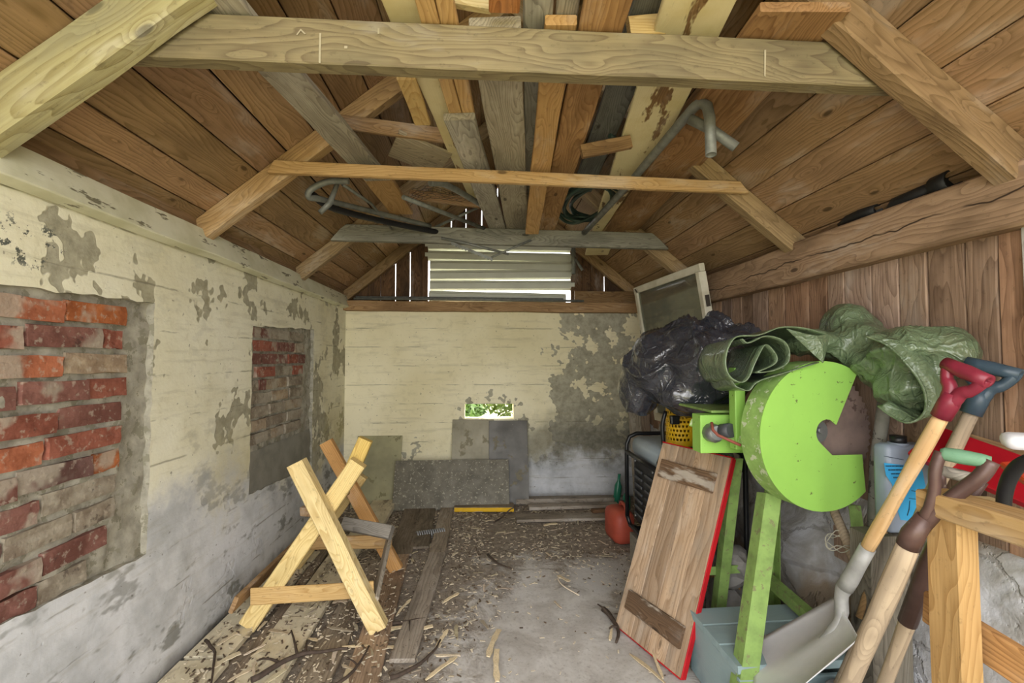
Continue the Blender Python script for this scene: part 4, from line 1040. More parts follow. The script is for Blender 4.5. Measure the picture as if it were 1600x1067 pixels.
def ribbon(name, pts, y0, y1, sag=.02, thick=.004, parent=None, wob=.012):
    P = smooth_path([at(px, py, y0 + (pp[2] if len(pp) > 2 else 0)) for pp in pts for (px, py) in [pp[:2]]], 6)
    n = 10; vs, fs = [], []
    for i in range(n + 1):
        t = i / n
        for k, p in enumerate(P):
            q = p + V((.06 * t, (y1 - y0) * t, -.02 * t))
            q += V((noise.noise(V((k * .11, t * 2.0, 2))), 0, noise.noise(V((k * .11, t * 2.0, 7))))) * (wob * (.35 + t))
            vs.append(q)
    m = len(P)
    for i in range(n):
        for k in range(m - 1): a = i * m + k; fs.append((a, a + 1, a + m + 1, a + m))
    o0 = P[0].copy(); me = mesh(name, [v - o0 for v in vs], fs)
    o = link(name, me, M_TARP, parent, Matrix.Translation(o0), smooth=True); sm = o.modifiers.new('s', 'SOLIDIFY'); sm.thickness = thick; sm.offset = 0
    return o
ribbon('folded_edge', [(1296, 523), (1262, 513), (1222, 511), (1187, 523), (1152, 527), (1137, 545), (1134, 568), (1141, 588), (1158, 597), (1171, 588), (1183, 562), (1197, 538), (1213, 554), (1210, 568), (1184, 582), (1206, 580), (1231, 566), (1233, 548), (1222, 531), (1196, 525), (1170, 536), (1160, 530)], 1.64, 1.98, parent=tarp)
ribbon('folded_edge', [(1143, 592), (1152, 604), (1170, 610), (1182, 598), (1205, 590), (1240, 578), (1280, 566)], 1.66, 1.95, parent=tarp)
# pointed corner hanging in front of the guard
vs = [at(1228, 514, 1.66), at(1258, 522, 1.645), at(1296, 522, 1.65), at(1262, 546, 1.625), at(1285, 567, 1.62), at(1284, 540, 1.615), at(1275, 525, 1.62)]
cf = link('corner_flap', mesh('corner_flap', [v - vs[0] for v in vs], [(0, 1, 3), (1, 6, 3), (6, 5, 3), (3, 5, 4), (5, 2, 4), (6, 2, 5)]), M_TARP, tarp, Matrix.Translation(vs[0])); cf.modifiers.new('s', 'SOLIDIFY').thickness = .004
# hanging flap with a hem
hem = [at(1350, 524, 1.56), at(1388, 540, 1.50), at(1420, 572, 1.44), at(1442, 605, 1.42), at(1447, 636, 1.42), at(1436, 654, 1.44), at(1415, 660, 1.47), at(1390, 648, 1.52), at(1372, 634, 1.56)]
top = [at(1366, 518, 1.60), at(1408, 530, 1.54), at(1446, 560, 1.49), at(1468, 600, 1.46), at(1472, 630, 1.47), at(1462, 640, 1.50), at(1430, 640, 1.54), at(1400, 628, 1.58), at(1380, 620, 1.60)]
hp, tp = smooth_path(hem, 5), smooth_path(top, 5)
vs, fs = [], []; nn = len(hp)
for t in range(5):
    for k in range(nn): 
        q = hp[k].lerp(tp[k], t / 4); vs.append(q + V((0, -.03 * sin(pi * t / 4), .008 * noise.noise(V((k * .3, t, 3))))) - hem[0])
for t in range(4):
    for k in range(nn - 1): a = t * nn + k; fs.append((a, a + 1, a + nn + 1, a + nn))
hf = link('hemmed_flap', mesh('hemmed_flap', vs, fs), M_TARP, tarp, Matrix.Translation(hem[0]), smooth=True); hf.modifiers.new('s', 'SOLIDIFY').thickness = .004
tube('hem', hp, .0045, M_TARP, tarp, seg=6)

# ------------------------------------------------------------------ hatch door
BL, BR = V((.70, 2.40, .01)), V((.868, 1.985, .01)); VV = V((.318, .128, .915)); EE = BR - BL
pn = EE.cross(VV).normalized()
if pn.y > 0: pn = -pn
hd = empty('hatch_door', (BL + BR) / 2, 'worn plank hatch with red painted edges and two cleats leaning against the saw', 'hatch door')
def hp3(u, v, o=0.0): return BL + EE * u + VV * v + pn * o
us = [0, .27, .53, .78, 1.0]
for i in range(4):
    uc = (us[i] + us[i + 1]) / 2; wd = (us[i + 1] - us[i]) * EE.length - .0015
    board('panel_board', hp3(uc, 0), hp3(uc, 1), wd, .024, M_PANEL, nrm=pn, parent=hd, bev=.002, rough=.001, color=[(1.06, 1.03, 1.0), (1, .96, .92), (1.02, .98, .93), (.98, .95, .92)][i])
def cleat(u0, u1, v0, dv):
    o = board('cleat', hp3(u0, v0, .022), hp3(u1, v0 - dv, .022), .095, .022, M_CLEAT, nrm=pn, parent=hd, rough=.004)
cleat(.10, .88, .86, .0); cleat(.12, .93, .155, .0)
board('red_edge', hp3(1.012, .0), hp3(1.012, 1.0), .03, .006, M_REDP, nrm=EE, parent=hd)
board('red_edge', hp3(0, -.004), hp3(1, -.004), .026, .006, M_REDP, nrm=VV, parent=hd)
board('red_edge', hp3(0, 1.004), hp3(1, 1.004), .026, .006, M_REDP, nrm=VV, parent=hd)

# ------------------------------------------------------------------ generator, canister, yellow cowl
gx, gy0, gy1, gz0, gz1 = .985, 2.52, 3.10, .22, .875
tag(box('support_block', (1.25, 2.82, .105), (.48, .62, .21), M_GREYW), 'grey block under the black-framed generator', 'block')
gen = empty('generator', (1.25, 2.82, gz0), 'portable generator with black tube frame and blue-grey tank', 'generator')
def loopy(y):
    x0, x1 = gx, gx + .50; r = .07
    pts = [(x0, gz0 + .1), (x0, gz1 - r), (x0 + r * .3, gz1 - r * .3), (x0 + r, gz1), (x1 - r, gz1), (x1 - r * .3, gz1 - r * .3), (x1, gz1 - r), (x1, gz0 + r), (x1 - r * .3, gz0 + r * .3), (x1 - r, gz0), (x0 + r, gz0 + .012), (x0 + r * .3, gz0 + r * .3 + .012), (x0, gz0 + .1)]
    tube('frame_tube', [(x, y, z + .012) for x, z in pts], .0145, M_BLACK, gen, seg=10)
loopy(gy1); loopy(gy0)
tube('frame_rail', [(gx, gy0, .765), (gx, gy1, .765)], .0145, M_BLACK, gen); tube('frame_rail', [(gx + .5, gy0, .765), (gx + .5, gy1, .765)], .0145, M_BLACK, gen)
tube('frame_rail', [(gx + .02, gy0, gz0 + .05), (gx + .02, gy1, gz0 + .05)], .0145, M_BLACK, gen)
bm = bmesh.new(); box_bm(bm, (0, 0, 0), (.46, .52, .13), .045); from_bm('fuel_tank', bm, M_TANK, gen, Matrix.Translation((gx + .25, 2.82, .815)), True)
box('engine_block', (gx + .27, 2.82, .50), (.36, .46, .42), M_DGREY, gen, .02)
pnl = box('control_panel', (gx + .05, 2.86, .53), (.03, .40, .42), M_BLACK, gen, .012)
for r_ in range(7):
    for c_ in range(2):
        box('vent_slat', (gx + .030, 2.76 + c_ * .20, .38 + r_ * .048), (.012, .14, .018), M_DGREY, pnl, .004)
for (yy_, zz) in ((2.70, .36), (3.02, .36), (2.70, .72), (3.02, .72)): 
    tube('screw', [(gx + .036, yy_, zz), (gx + .026, yy_, zz)], .010, M_STEEL, pnl, seg=8)
# red canister
jc = empty('fuel_canister', atz(968, 852, 0) + V((.03, .1, 0)), 'red plastic fuel canister beside the generator', 'canister')
jb = atz(968, 852, 0) + V((.03, .1, 0))
bm = bmesh.new(); box_bm(bm, (0, 0, .125), (.17, .27, .25), .055); from_bm('body', bm, M_RED, jc, Matrix.Translation(jb) @ Matrix.Rotation(.12, 4, 'Z'), True)
tube('handle', smooth_path([jb + V((.03, -.08, .24)), jb + V((.03, -.06, .275)), jb + V((.03, .04, .275)), jb + V((.03, .07, .24))], 4), .014, M_RED, jc)
tube('cap', [jb + V((.05, .1, .22)), jb + V((.05, .11, .27))], .022, M_BLACK, jc)
# yellow perforated cowl
yc = empty('yellow_cowl', at(1062, 690, 2.66), 'yellow perforated plastic cowl behind the hatch', 'machine cover')
vs, fs = [], []
cxy = at(1062, 672, 2.66); cxy.z = 1.02; NR_, NC_ = 40, 56
def ycp(u, v):
    a = radians(-20 + 130 * u); return V((-.115 * sin(a + .35), -.11 * cos(a) + .05, -.13 + .26 * v)) + V((.05, 0, 0))
for j in range(NR_ + 1):
    for i in range(NC_ + 1): vs.append(ycp(i / NC_, j / NR_))
for j in range(NR_):
    for i in range(NC_):
        rowk = j // 4; hole = (4 <= j < 32) and (j % 4 in (1, 2)) and ((i + (2 if rowk % 2 else 0)) % 5 in (1, 2, 3)) and 3 < i < 53
        if not hole: a = j * (NC_ + 1) + i; fs.append((a, a + 1, a + NC_ + 2, a + NC_ + 1))
o = link('grille_shell', mesh('grille_shell', vs, fs), M_YELLOW, yc, Matrix.Translation(cxy), smooth=True); o.modifiers.new('s', 'SOLIDIFY').thickness = .006
tube('inner_core', [cxy + V((.06, .08, -.13)), cxy + V((.06, .08, .125))], .085, plain('amber_dark', '8a6a10', .6), yc)
box('black_clip', at(1054, 656, 2.545), (.05, .03, .05), M_BLACK, yc, .006)
tube('black_edge', smooth_path([at(1040, 642, 2.60), at(1035, 665, 2.60), at(1037, 695, 2.60)], 4), .012, M_BLACK, yc)

# ------------------------------------------------------------------ old window sash leaning by the right wall
TL, TR = V((1.405, 4.12, 2.06)), V((1.485, 3.00, 2.055)); DN = V((.145, .03, -.86)).normalized(); HS = 1.24
ws = empty('window_sash', (TL + TR) / 2 + DN * HS, 'old white painted window sash with dusty glass leaning by the right wall', 'window sash')
AX = (TR - TL).normalized(); WN = AX.cross(DN).normalized()
def wsp(u, v): return TL + AX * u + DN * v
LW = (TR - TL).length
board('rail', wsp(0, .028), wsp(LW, .028), .056, .04, M_SASH, nrm=WN, parent=ws); board('rail', wsp(0, HS - .035), wsp(LW, HS - .035), .07, .04, M_SASH, nrm=WN, parent=ws)
board('stile', wsp(.025, .056), wsp(.025, HS - .07), .05, .04, M_SASH, nrm=WN, parent=ws); board('stile', wsp(LW - .025, .056), wsp(LW - .025, HS - .07), .05, .055, M_SASH, nrm=WN, parent=ws)
board('glass_pane', wsp(LW / 2, .05), wsp(LW / 2, HS - .06), LW - .09, .004, M_GLASS, nrm=WN, parent=ws)
board('hinge', wsp(LW + .004, .22), wsp(LW + .004, .30), .03, .006, M_WIRE, nrm=AX, parent=ws)
tube('hook', [wsp(.06, .02) - WN * 0.03, wsp(.10, .05) - WN * .035], .006, M_WIRE, ws)

# leaning boards and bottles in the back right corner
for i, (px, wv, lab, c) in enumerate([(997, .13, 'pale grooved board leaning in the back right corner', (1.25, 1.2, 1.1)), (1012, .10, 'brown board leaning in the back right corner behind the generator', (.9, .75, .65))]):
    p = at(px, 680, 4.42); tag(board('leaning_board', (p.x, 4.36, .0), (p.x + .02, 4.60, 1.05), wv, .022, M_GREYW, nrm=(0, -1, 0), color=c), lab, 'board')
def bottle(px, y, h, label, lean=0):
    p = at(px, 780, y); b = V((p.x, y, 0)); pr = [(0, .0), (.032, .002), (.035, .02), (.035, h * .6), (.014, h * .78), (.013, h * .97), (.016, h), (.0, h)]
    o = tube('glass_bottle', [b + V((lean * z, 0, z + .001 * i)) for i, (r, z) in enumerate(pr)], [max(r, .001) for r, z in pr], plain('green_glass_' + str(px), '2f7d62', .15, var=.1), seg=14)
    return tag(o, label, 'bottle')
bottle(963, 4.42, .27, 'green bottle left of the generator, leaning to the right', .12); bottle(979, 4.2, .20, 'small green bottle half hidden by the generator frame')

# ------------------------------------------------------------------ blue-grey platform, blocks, stones
pf_ = empty('plank_platform', (1.2, 1.9, 0), 'low platform of blue-grey painted planks under the saw', 'platform')
ys_ = [1.66, 1.79, 1.92, 2.06]
for i in range(3):
    ym = (ys_[i] + ys_[i + 1]) / 2
    board('plank', (.935, ym, .255), (1.42 - .01 * i, ym + .01, .255), .128, .03, M_BLUEP, parent=pf_)
for xx in (.96, 1.38): board('support_beam', (xx, 1.68, .12), (xx, 2.05, .12), .04, .235, M_BLUEP, parent=pf_)
board('front_board', (.937, 1.662, .12), (1.40, 1.662, .12), .22, .02, M_BLUEP, nrm=(0, -1, 0), parent=pf_)
tag(board('wood_block', at(1118, 930, 2.42), at(1146, 930, 2.42), .14, .12, M_BROWNW, nrm=(0, -1, 0)), 'lower brown timber block behind the red-edged hatch', 'block')
tag(board('wood_block', at(1116, 880, 2.44), at(1146, 878, 2.44), .17, .12, M_BROWNW, nrm=(0, -1, 0), color=(1.15, 1.1, 1.0)), 'upper timber block behind the red-edged hatch', 'block')
bpy.data.objects['wood_block'].location.z = .075; bpy.data.objects['wood_block.001'].location.z = .235
def stone(name, c, r, label, mat, seed, cat='stone'):
    bm = bmesh.new(); bmesh.ops.create_icosphere(bm, subdivisions=3, radius=1)
    for v in bm.verts:
        d = 1 + .35 * noise.noise(v.co * 1.3 + V((seed, seed, 0))) + .12 * noise.noise(v.co * 3 + V((0, seed, 0)))
        v.co = V((v.co.x * r[0], v.co.y * r[1], v.co.z * r[2])) * d
    return tag(from_bm(name, bm, mat, None, Matrix.Translation(c), False), label, cat)
stone('rubble_stone', (1.32, 2.40, .30), (.10, .12, .11), 'grey stone behind the rear leg of the saw', M_STONE, 2)
stone('rubble_stone', (1.33, 2.42, .10), (.13, .14, .11), 'larger stone low on the floor behind the saw leg', M_STONE, 5)
# grey pole, stakes, twine
tag(tube('iron_pole', [at(1362, 905, 1.80), at(1370, 720, 1.76), at(1382, 628, 1.74)], .024, plain('flaked_grey_pole', '8b8a80', .6, var=.3, wear='4d4a42', wear_amt=.3, wear_scale=20)), 'flaked grey pole standing just behind the saw blade', 'pole')
for i, (a, ya, b, yb, r, lab, m) in enumerate([((1300, 790), 1.88, (1345, 905), 1.80, .022, 'pale peeled stake behind the saw guard, leaning right', M_SHAFTG), ((1335, 795), 1.84, (1352, 900), 1.80, .018, 'thin grey stake between the guard and the grey pole', M_GREYW), ((1392, 790), 1.6, (1372, 860), 1.6, .012, 'thin brown stick beside the blue-grey jug', M_SHAFTD)]):
    p, q = at(*a, ya), at(*b, yb); q = q + (q - p).normalized() * .25
    tag(tube('stake', [p, p.lerp(q, .5) + V((.006, 0, 0)), q], [r * .8, r, r * .9], m, seg=8), lab, 'stake')
tw = [at(1318, 845, 1.82) + V((.075 * cos(t * .5), .03 * sin(t * .5), .022 * sin(t * .5 + .5) + .0025 * sin(t * 1.7) * 6)) for t in range(40)]
tag(tube('twine_loop', smooth_path(tw, 2), .0022, M_TWINE, seg=5), 'loop of pale twine around the stakes', 'twine')
# jug on an upright block
jug_z = at(1412, 835, 1.57).z
jy = 1.57; sb_ = board('upright_block', (1.455, 1.615, 0), (1.455, 1.615, jug_z - .004), .15, .10, M_GREYW, nrm=(0, -1, 0), rough=.006, color=(.62, .6, .56)); tag(sb_, 'upright weathered timber block carrying the blue-grey jug', 'block')
jug = empty('plastic_jug', at(1412, 830, jy), 'blue-grey plastic jug with a cyan label behind the pale shovel shaft', 'jug')
ja = at(1388, 760, jy).x; jb_ = at(1458, 760, jy).x; jz0, jz1 = jug_z, at(1412, 695, jy).z
bm = bmesh.new(); box_bm(bm, (0, 0, 0), (jb_ - ja, .07, jz1 - jz0), .018); from_bm('body', bm, M_JUG, jug, Matrix.Translation(((ja + jb_) / 2, jy + .035, (jz0 + jz1) / 2)), True)
tube('cap', [((ja + jb_) / 2 - .01, jy + .035, jz1 - .005), ((ja + jb_) / 2 - .01, jy + .035, jz1 + .028)], .026, M_BLACK, jug, seg=16)
tube('neck_ring', [((ja + jb_) / 2 - .01, jy + .035, jz1 - .008), ((ja + jb_) / 2 - .01, jy + .035, jz1 + .003)], .032, M_JUG, jug, seg=16)
def quad(px): return [at(*p, jy - .002) for p in px]
def lab_poly(name, px, off, mat, parent):
    vs = [at(*p, jy - off) for p in px]; o0 = vs[0]; o = link(name, mesh(name, [v - o0 for v in vs], [tuple(range(len(vs)))]), mat, parent, Matrix.Translation(o0)); o.modifiers.new('s', 'SOLIDIFY').thickness = .0006
    return o
lb = lab_poly('label', [(1381, 723), (1440, 730), (1446, 760), (1438, 770), (1430, 815), (1407, 812), (1400, 790), (1394, 757), (1384, 742)], .001, M_LABEL, jug)
lr_ = random.Random(8)
for r_ in range(4):
    px = 1384 + r_ * 4; py = 727 + r_ * 6.0
    while px < 1410 + r_ * 1.5:
        wch = lr_.uniform(.9, 1.9); lab_poly('print_mark', [(px, py), (px + wch, py + .1), (px + wch, py + 2.2), (px, py + 2.1)], .0022, M_INK, lb); px += wch + lr_.choice((.5, .6, .7))
lab_poly('print_line', [(1381, 712), (1412, 718), (1412, 718.8), (1381, 712.8)], .0022, M_INK, jug)
lab_poly('print_line', [(1424, 766), (1437, 768), (1437, 769), (1424, 767)], .0022, M_INK, lb); lab_poly('print_line', [(1420, 778), (1432, 780), (1432, 780.6), (1420, 778.6)], .0022, M_INK, lb)
lab_poly('print_line', [(1421, 782), (1422, 782), (1421, 796), (1418, 806), (1417, 805), (1420, 794)], .0022, M_INK, lb)

# ------------------------------------------------------------------ shovels
def dgrip(root, T, d, gd, half, mat_s, mat_g, rs=.024, armr=.013, reach=.13, grip_r=.017, sock=.09, hollow=True):
    """T shaft top, d up along the shaft, gd grip direction"""
    T, d, gd = V(T), V(d).normalized(), V(gd); gd = (gd - d * gd.dot(d)).normalized()
    tube('socket', [T - d * sock, T - d * .01, T + d * .02], [rs * 1.05, rs * 1.08, rs * .9], mat_s, root, seg=14)
    for s in (-1, 1):
        pts = [T - d * .01 + gd * s * .006, T + d * .03 + gd * s * .016, T + d * (reach * .55) + gd * s * half * .72, T + d * (reach * .85) + gd * s * half * .96, T + d * reach + gd * s * half]
        tube('arm', smooth_path(pts, 4), [rs * .8] * 3 + [armr * 1.15] * 5 + [armr] * 9, mat_s, root, seg=10)
    tube('grip', [T + d * reach - gd * (half + .012), T + d * reach - gd * half * .5, T + d * reach, T + d * reach + gd * half * .5, T + d * reach + gd * (half + .012)], [grip_r * .95, grip_r, grip_r * 1.08, grip_r, grip_r * .95], mat_g, root, seg=14, **({'hollow': .55} if hollow else {}))
def shaft(root, A, B, r, mat, bend=0.0):
    A, B = V(A), V(B); L = (B - A).length
    bm_ = tube_mesh([(L * t, 0, bend * sin(pi * t)) for t in [i / 10 for i in range(11)]], [r * (.96 + .06 * sin(i)) for i in range(11)], seg=16)
    M = frame(B - A, (0, -1, .3)).to_4x4(); M.translation = A
    return link('shaft', bm_, mat, root, M)
# scoop shovel
T1, S1 = at(1474, 645, 1.30), at(1352, 862, 1.52)
d1 = (T1 - S1).normalized()
s1 = empty('scoop_shovel', at(1172, 1045, 1.75), 'aluminium scoop shovel with pale shaft and dark red D-grip', 'shovel')
shaft(s1, S1, T1, .021, M_SHAFT)
dgrip(s1, T1 + d1 * .045, d1, V((.10, -1, .05)), .050, M_REDG, M_REDG, rs=.025, reach=.092, armr=.016, sock=.06, grip_r=.021)
tube('blade_socket', [S1 + d1 * .02, S1 - d1 * .07, S1 - d1 * .13, S1 - d1 * .17], [.024, .025, .027, .026], M_ALU2, s1, seg=16)
pA, pB = at(1313, 938, 1.74), at(1348, 1008, 1.42)       # shoulders (far, near)
pC, pD = at(1177, 1003, 1.80), at(1172, 1140, 1.46)      # front lip (far, near)
vs, fs = [], []; nu, nv = 22, 26
nrm_p = (pC - pA).cross(pB - pA).normalized()
if nrm_p.z < 0: nrm_p = -nrm_p
for j in range(nv + 1):
    t = j / nv
    for i in range(nu + 1):
        u = i / nu; p = pA.lerp(pB, u).lerp(pC.lerp(pD, u), t)
        side = (abs(2 * u - 1)) ** 5; hgt = .030 * side * (1 - .7 * t) + .035 * max(0, 1 - t * 5) ** 2 * (1 - abs(2 * u - 1) ** 2)
        rib = .022 * math.exp(-((u - .5) / .11) ** 2) * max(0, 1 - t * 1.3)
        vs.append(p + nrm_p * (hgt + rib - .012))
for j in range(nv):
    for i in range(nu): a = j * (nu + 1) + i; fs.append((a, a + 1, a + nu + 2, a + nu + 1))
o0 = pA.copy(); bl_ = link('blade', mesh('blade', [v - o0 for v in vs], fs), M_ALU, s1, Matrix.Translation(o0), smooth=True); bl_.modifiers.new('s', 'SOLIDIFY').thickness = .003
mid_t = (pA + pB) / 2; mid_e = (pC + pD) / 2
tube('blade_neck', smooth_path([S1 - d1 * .12, S1 - d1 * .20, mid_t.lerp(mid_e, .10) + nrm_p * .010, mid_t.lerp(mid_e, .5) - nrm_p * .012], 5), [.025] * 5 + [.022] * 4 + [.018] * 3 + [.012, .008, .005, .003], M_ALU2, s1, seg=14)
# second: blue-grey grip
T2, B2 = at(1520, 640, 1.36), at(1330, 1035, 1.56)
d2 = (T2 - B2).normalized()
s2 = empty('garden_spade', B2 - d2 * .3, 'spade with varnished shaft and blue-grey D-grip behind the red-gripped shovel', 'spade')
shaft(s2, B2 - d2 * .1, T2, .021, M_SHAFTG)
dgrip(s2, T2 + d2 * .045, d2, V((.45, -.9, .12)), .052, M_BLUEG, M_BLUEG, rs=.026, reach=.095, armr=.016, sock=.06, grip_r=.020)
def spade_blade(root, A, d, side, w, L, mat):
    d, side = V(d).normalized(), V(side); side = (side - d * side.dot(d)).normalized(); n = d.cross(side)
    vs, fs = [], []
    for j in range(9):
        t = j / 8
        for i in range(9):
            u = i / 8 * 2 - 1; ww = w / 2 * (1 if t < .7 else sqrt(max(0, 1 - ((t - .7) / .34) ** 2)))
            vs.append(side * (u * ww) - d * (L * t) + n * (.03 * (1 - u * u)))
    for j in range(8):
        for i in range(8): a = j * 9 + i; fs.append((a, a + 1, a + 10, a + 9))
    o = link('blade', mesh('blade', vs, fs), mat, root, Matrix.Translation(A), smooth=True); o.modifiers.new('s', 'SOLIDIFY').thickness = .004
spade_blade(s2, B2 - d2 * .1, d2, (1, .3, 0), .18, .28, M_STEEL)
# third: green grip on brown metal arms
T3, B3 = at(1420, 850, 1.04), at(1318, 1090, 1.22)
d3 = (T3 - B3).normalized(); G3a, G3b = at(1470, 708, .98), at(1549, 722, .92); G3 = (G3a + G3b) / 2
s3 = empty('garden_fork', B3 - d3 * .5, 'old fork with a green wooden grip between brown metal arms', 'fork')
shaft(s3, B3 - d3 * .25, T3 + d3 * .02, .0235, M_SHAFTG)
J3 = at(1446, 808, 1.01)
tube('socket', [T3 - d3 * .005, T3 + d3 * .03, J3], [.0240, .0235, .018], M_BROWNM, s3, seg=16)
tube('arm', smooth_path([J3 - d3 * .03, at(1452, 795, 1.0), at(1460, 765, .99), at(1461, 735, .985), at(1470, 706, .98)], 4), [.014] * 4 + [.012] * 13, M_BROWNM, s3, seg=10)
tube('arm', smooth_path([J3 - d3 * .03, at(1466, 796, .99), at(1500, 768, .96), at(1532, 744, .93), at(1549, 720, .92)], 4), [.016] * 4 + [.0150] * 13, M_BROWNM, s3, seg=10)
ga = (G3b - G3a); tube('grip', [G3a - ga * .02, G3a + ga * .08, G3a + ga * .4, G3a + ga * .8, G3b], [.010, .0150, .0165, .0150, .012], M_GREENG, s3, seg=14)
tn = V((1, .2, 0)); tn = (tn - d3 * tn.dot(d3)).normalized(); fb = B3 - d3 * .25
for k in (-1.5, -.5, .5, 1.5): tube('tine', smooth_path([fb, fb + tn * k * .045 - d3 * .06, fb + tn * k * .055 - d3 * .28], 4), .007, M_STEEL, s3, seg=6)
# fourth: grey grip, dark shaft
T4, B4 = at(1452, 880, 1.16), at(1378, 1080, 1.30)
d4 = (T4 - B4).normalized()
s4 = empty('garden_fork', B4 - d4 * .5, 'fork with a grey wooden grip and dark shaft behind the green-gripped one', 'fork')
shaft(s4, B4 - d4 * .25, T4, .019, M_SHAFTG)
G4a, G4b = at(1470, 735, 1.12), at(1536, 752, 1.08); G4 = (G4a + G4b) / 2
tube('socket', [T4 - d4 * .20, T4, T4.lerp(G4, .35)], [.022, .022, .016], M_BROWNM, s4, seg=14)
tube('arm', smooth_path([T4.lerp(G4, .3), at(1470, 790, 1.13), G4a], 4), .011, M_BROWNM, s4); tube('arm', smooth_path([T4.lerp(G4, .3), at(1505, 795, 1.10), G4b], 4), .011, M_BROWNM, s4)
tube('grip', [G4a, G4, G4b], [.014, .0155, .014], M_GREYW, s4, seg=14)
fb = B4 - d4 * .25
for k in (-1.5, -.5, .5, 1.5): tube('tine', smooth_path([fb, fb + tn * k * .045 - d4 * .06, fb + tn * k * .055 - d4 * .28], 4), .007, M_STEEL, s4, seg=6)

# ------------------------------------------------------------------ pale timber trestle at the right edge
tr = empty('timber_trestle', (1.08, .7, 0), 'pale pine trestle standing at the right beside the shovels', 'trestle')
board('top_rail', (1.065, 1.03, 1.065), (1.075, .15, 1.065), .085, .052, M_PINE, parent=tr, color=(.84, .83, .80))
board('post', (1.062, .985, 0), (1.062, .985, 1.038), .075, .05, M_PINE, nrm=(1, 0, 0), parent=tr, color=(.80, .78, .74))
board('post', (1.065, .25, 0), (1.065, .25, 1.038), .075, .05, M_PINE, nrm=(1, 0, 0), parent=tr)
board('lower_rail', (1.115, 1.10, .78), (1.12, .25, .70), .08, .025, M_BROWNW, nrm=(1, 0, 0), parent=tr, color=(1.2, 1.05, .85))
board('cap_block', at(1480, 786, 1.06), at(1560, 790, 1.04), .05, .03, M_PALE, nrm=(0, 0, 1), parent=tr)
tag(board('red_board', at(1445, 690, 1.50), at(1640, 768, 1.20), .15, .03, plain('red_lacquer', 'a01020', .35, var=.25, scale=6), nrm=(-.4, -.8, .5)), 'glossy red board behind the shovel grips', 'board')
tag(board('rough_plank', at(1500, 690, 1.46), at(1660, 740, 1.22), .10, .03, M_BROWNW, nrm=(-.2, -.3, 1)), 'rough brown plank above the red board', 'plank')
bm = bmesh.new(); box_bm(bm, (0, 0, 0), (.10, .06, .040), .017); wo = from_bm('white_tray', bm, M_WHITEP, None, Matrix.Translation(at(1606, 690, 1.12)), True); wo.rotation_euler = (.2, 0, -.5)
tag(wo, 'rounded white plastic tray at the right edge of the picture', 'tray')
tag(tube('bent_black_tube', smooth_path([at(1568, 800, .98), at(1570, 770, .97), at(1580, 742, .95), at(1600, 722, .92), at(1640, 712, .88)], 5), .0135, M_RUBBER), 'thick black curved tube rising behind the trestle rail', 'tube')
tag(board('orange_board', at(1592, 725, 1.1), at(1640, 760, 1.0), .07, .02, plain('orange_red_paint', 'c8401c', .45), nrm=(-.5, -.8, .2)), 'small orange-red board behind the black handle', 'board')
# ------------------------------------------------------------------ litter on the floor
lr2 = random.Random(77)
def dens(x, y):
    d = .25 + 1.2 * max(0, .25 - x) + (.5 if y > 3.2 else 0)
    c = sqrt((x - .45) ** 2 + ((y - 2.1) * .7) ** 2)
    if c < .55: d *= .22
    if x > .75: d *= .8
    if x < -.42 and y < 3.2: d *= .5
    return d * (.5 + noise.noise(V((x * 3, y * 3, 5))) + .4)
def in_reach(x, y): return -1.34 < x < 1.45 and 1.3 < y < 4.55
def chips(n, name, mat, smin, smax, flat, seed, label, cat):
    r = random.Random(seed); vs, fs = [], []; k = 0; tries = 0
    while k < n and tries < n * 30:
        tries += 1; x, y = r.uniform(-1.34, 1.45), 1.4 + 3.1 * r.random() ** 1.3
        if r.random() > dens(x, y): continue
        L = r.uniform(smin, smax); W = L * r.uniform(.15, .5); a = r.uniform(0, 2 * pi); z = .004 + (.032 if x < -.42 and y < 3.2 else 0)
        c, s = cos(a), sin(a); tz = r.uniform(-.3, .3) * L; t = flat * r.uniform(.6, 1.4); b = len(vs)
        for (u, v, ww) in ((-.5, -.5, 0), (.5, -.35, 0), (.45, .4, 0), (-.55, .5, 0)):
            px, py = u * L, v * W; vs.append((x + px * c - py * s, y + px * s + py * c, max(.002, z + u * tz)))
        vs += [(q[0], q[1], q[2] + t) for q in vs[b:b + 4]]
        fs += [(b, b + 3, b + 2, b + 1), (b + 4, b + 5, b + 6, b + 7), (b, b + 1, b + 5, b + 4), (b + 1, b + 2, b + 6, b + 5), (b + 2, b + 3, b + 7, b + 6), (b + 3, b, b + 4, b + 7)]
        k += 1
    return tag(link(name, mesh(name, vs, fs), mat), label, cat, kind='stuff')
chips(5000, 'sawdust_litter', M_SPLINT, .006, .026, .002, 1, 'small pale wood chips scattered over the floor', 'wood chips')
chips(2600, 'bark_litter', plain('bark_bits', '6a5a49', .9, var=.5), .005, .024, .004, 2, 'dark bark crumbs and dirt scattered over the floor', 'bark litter')

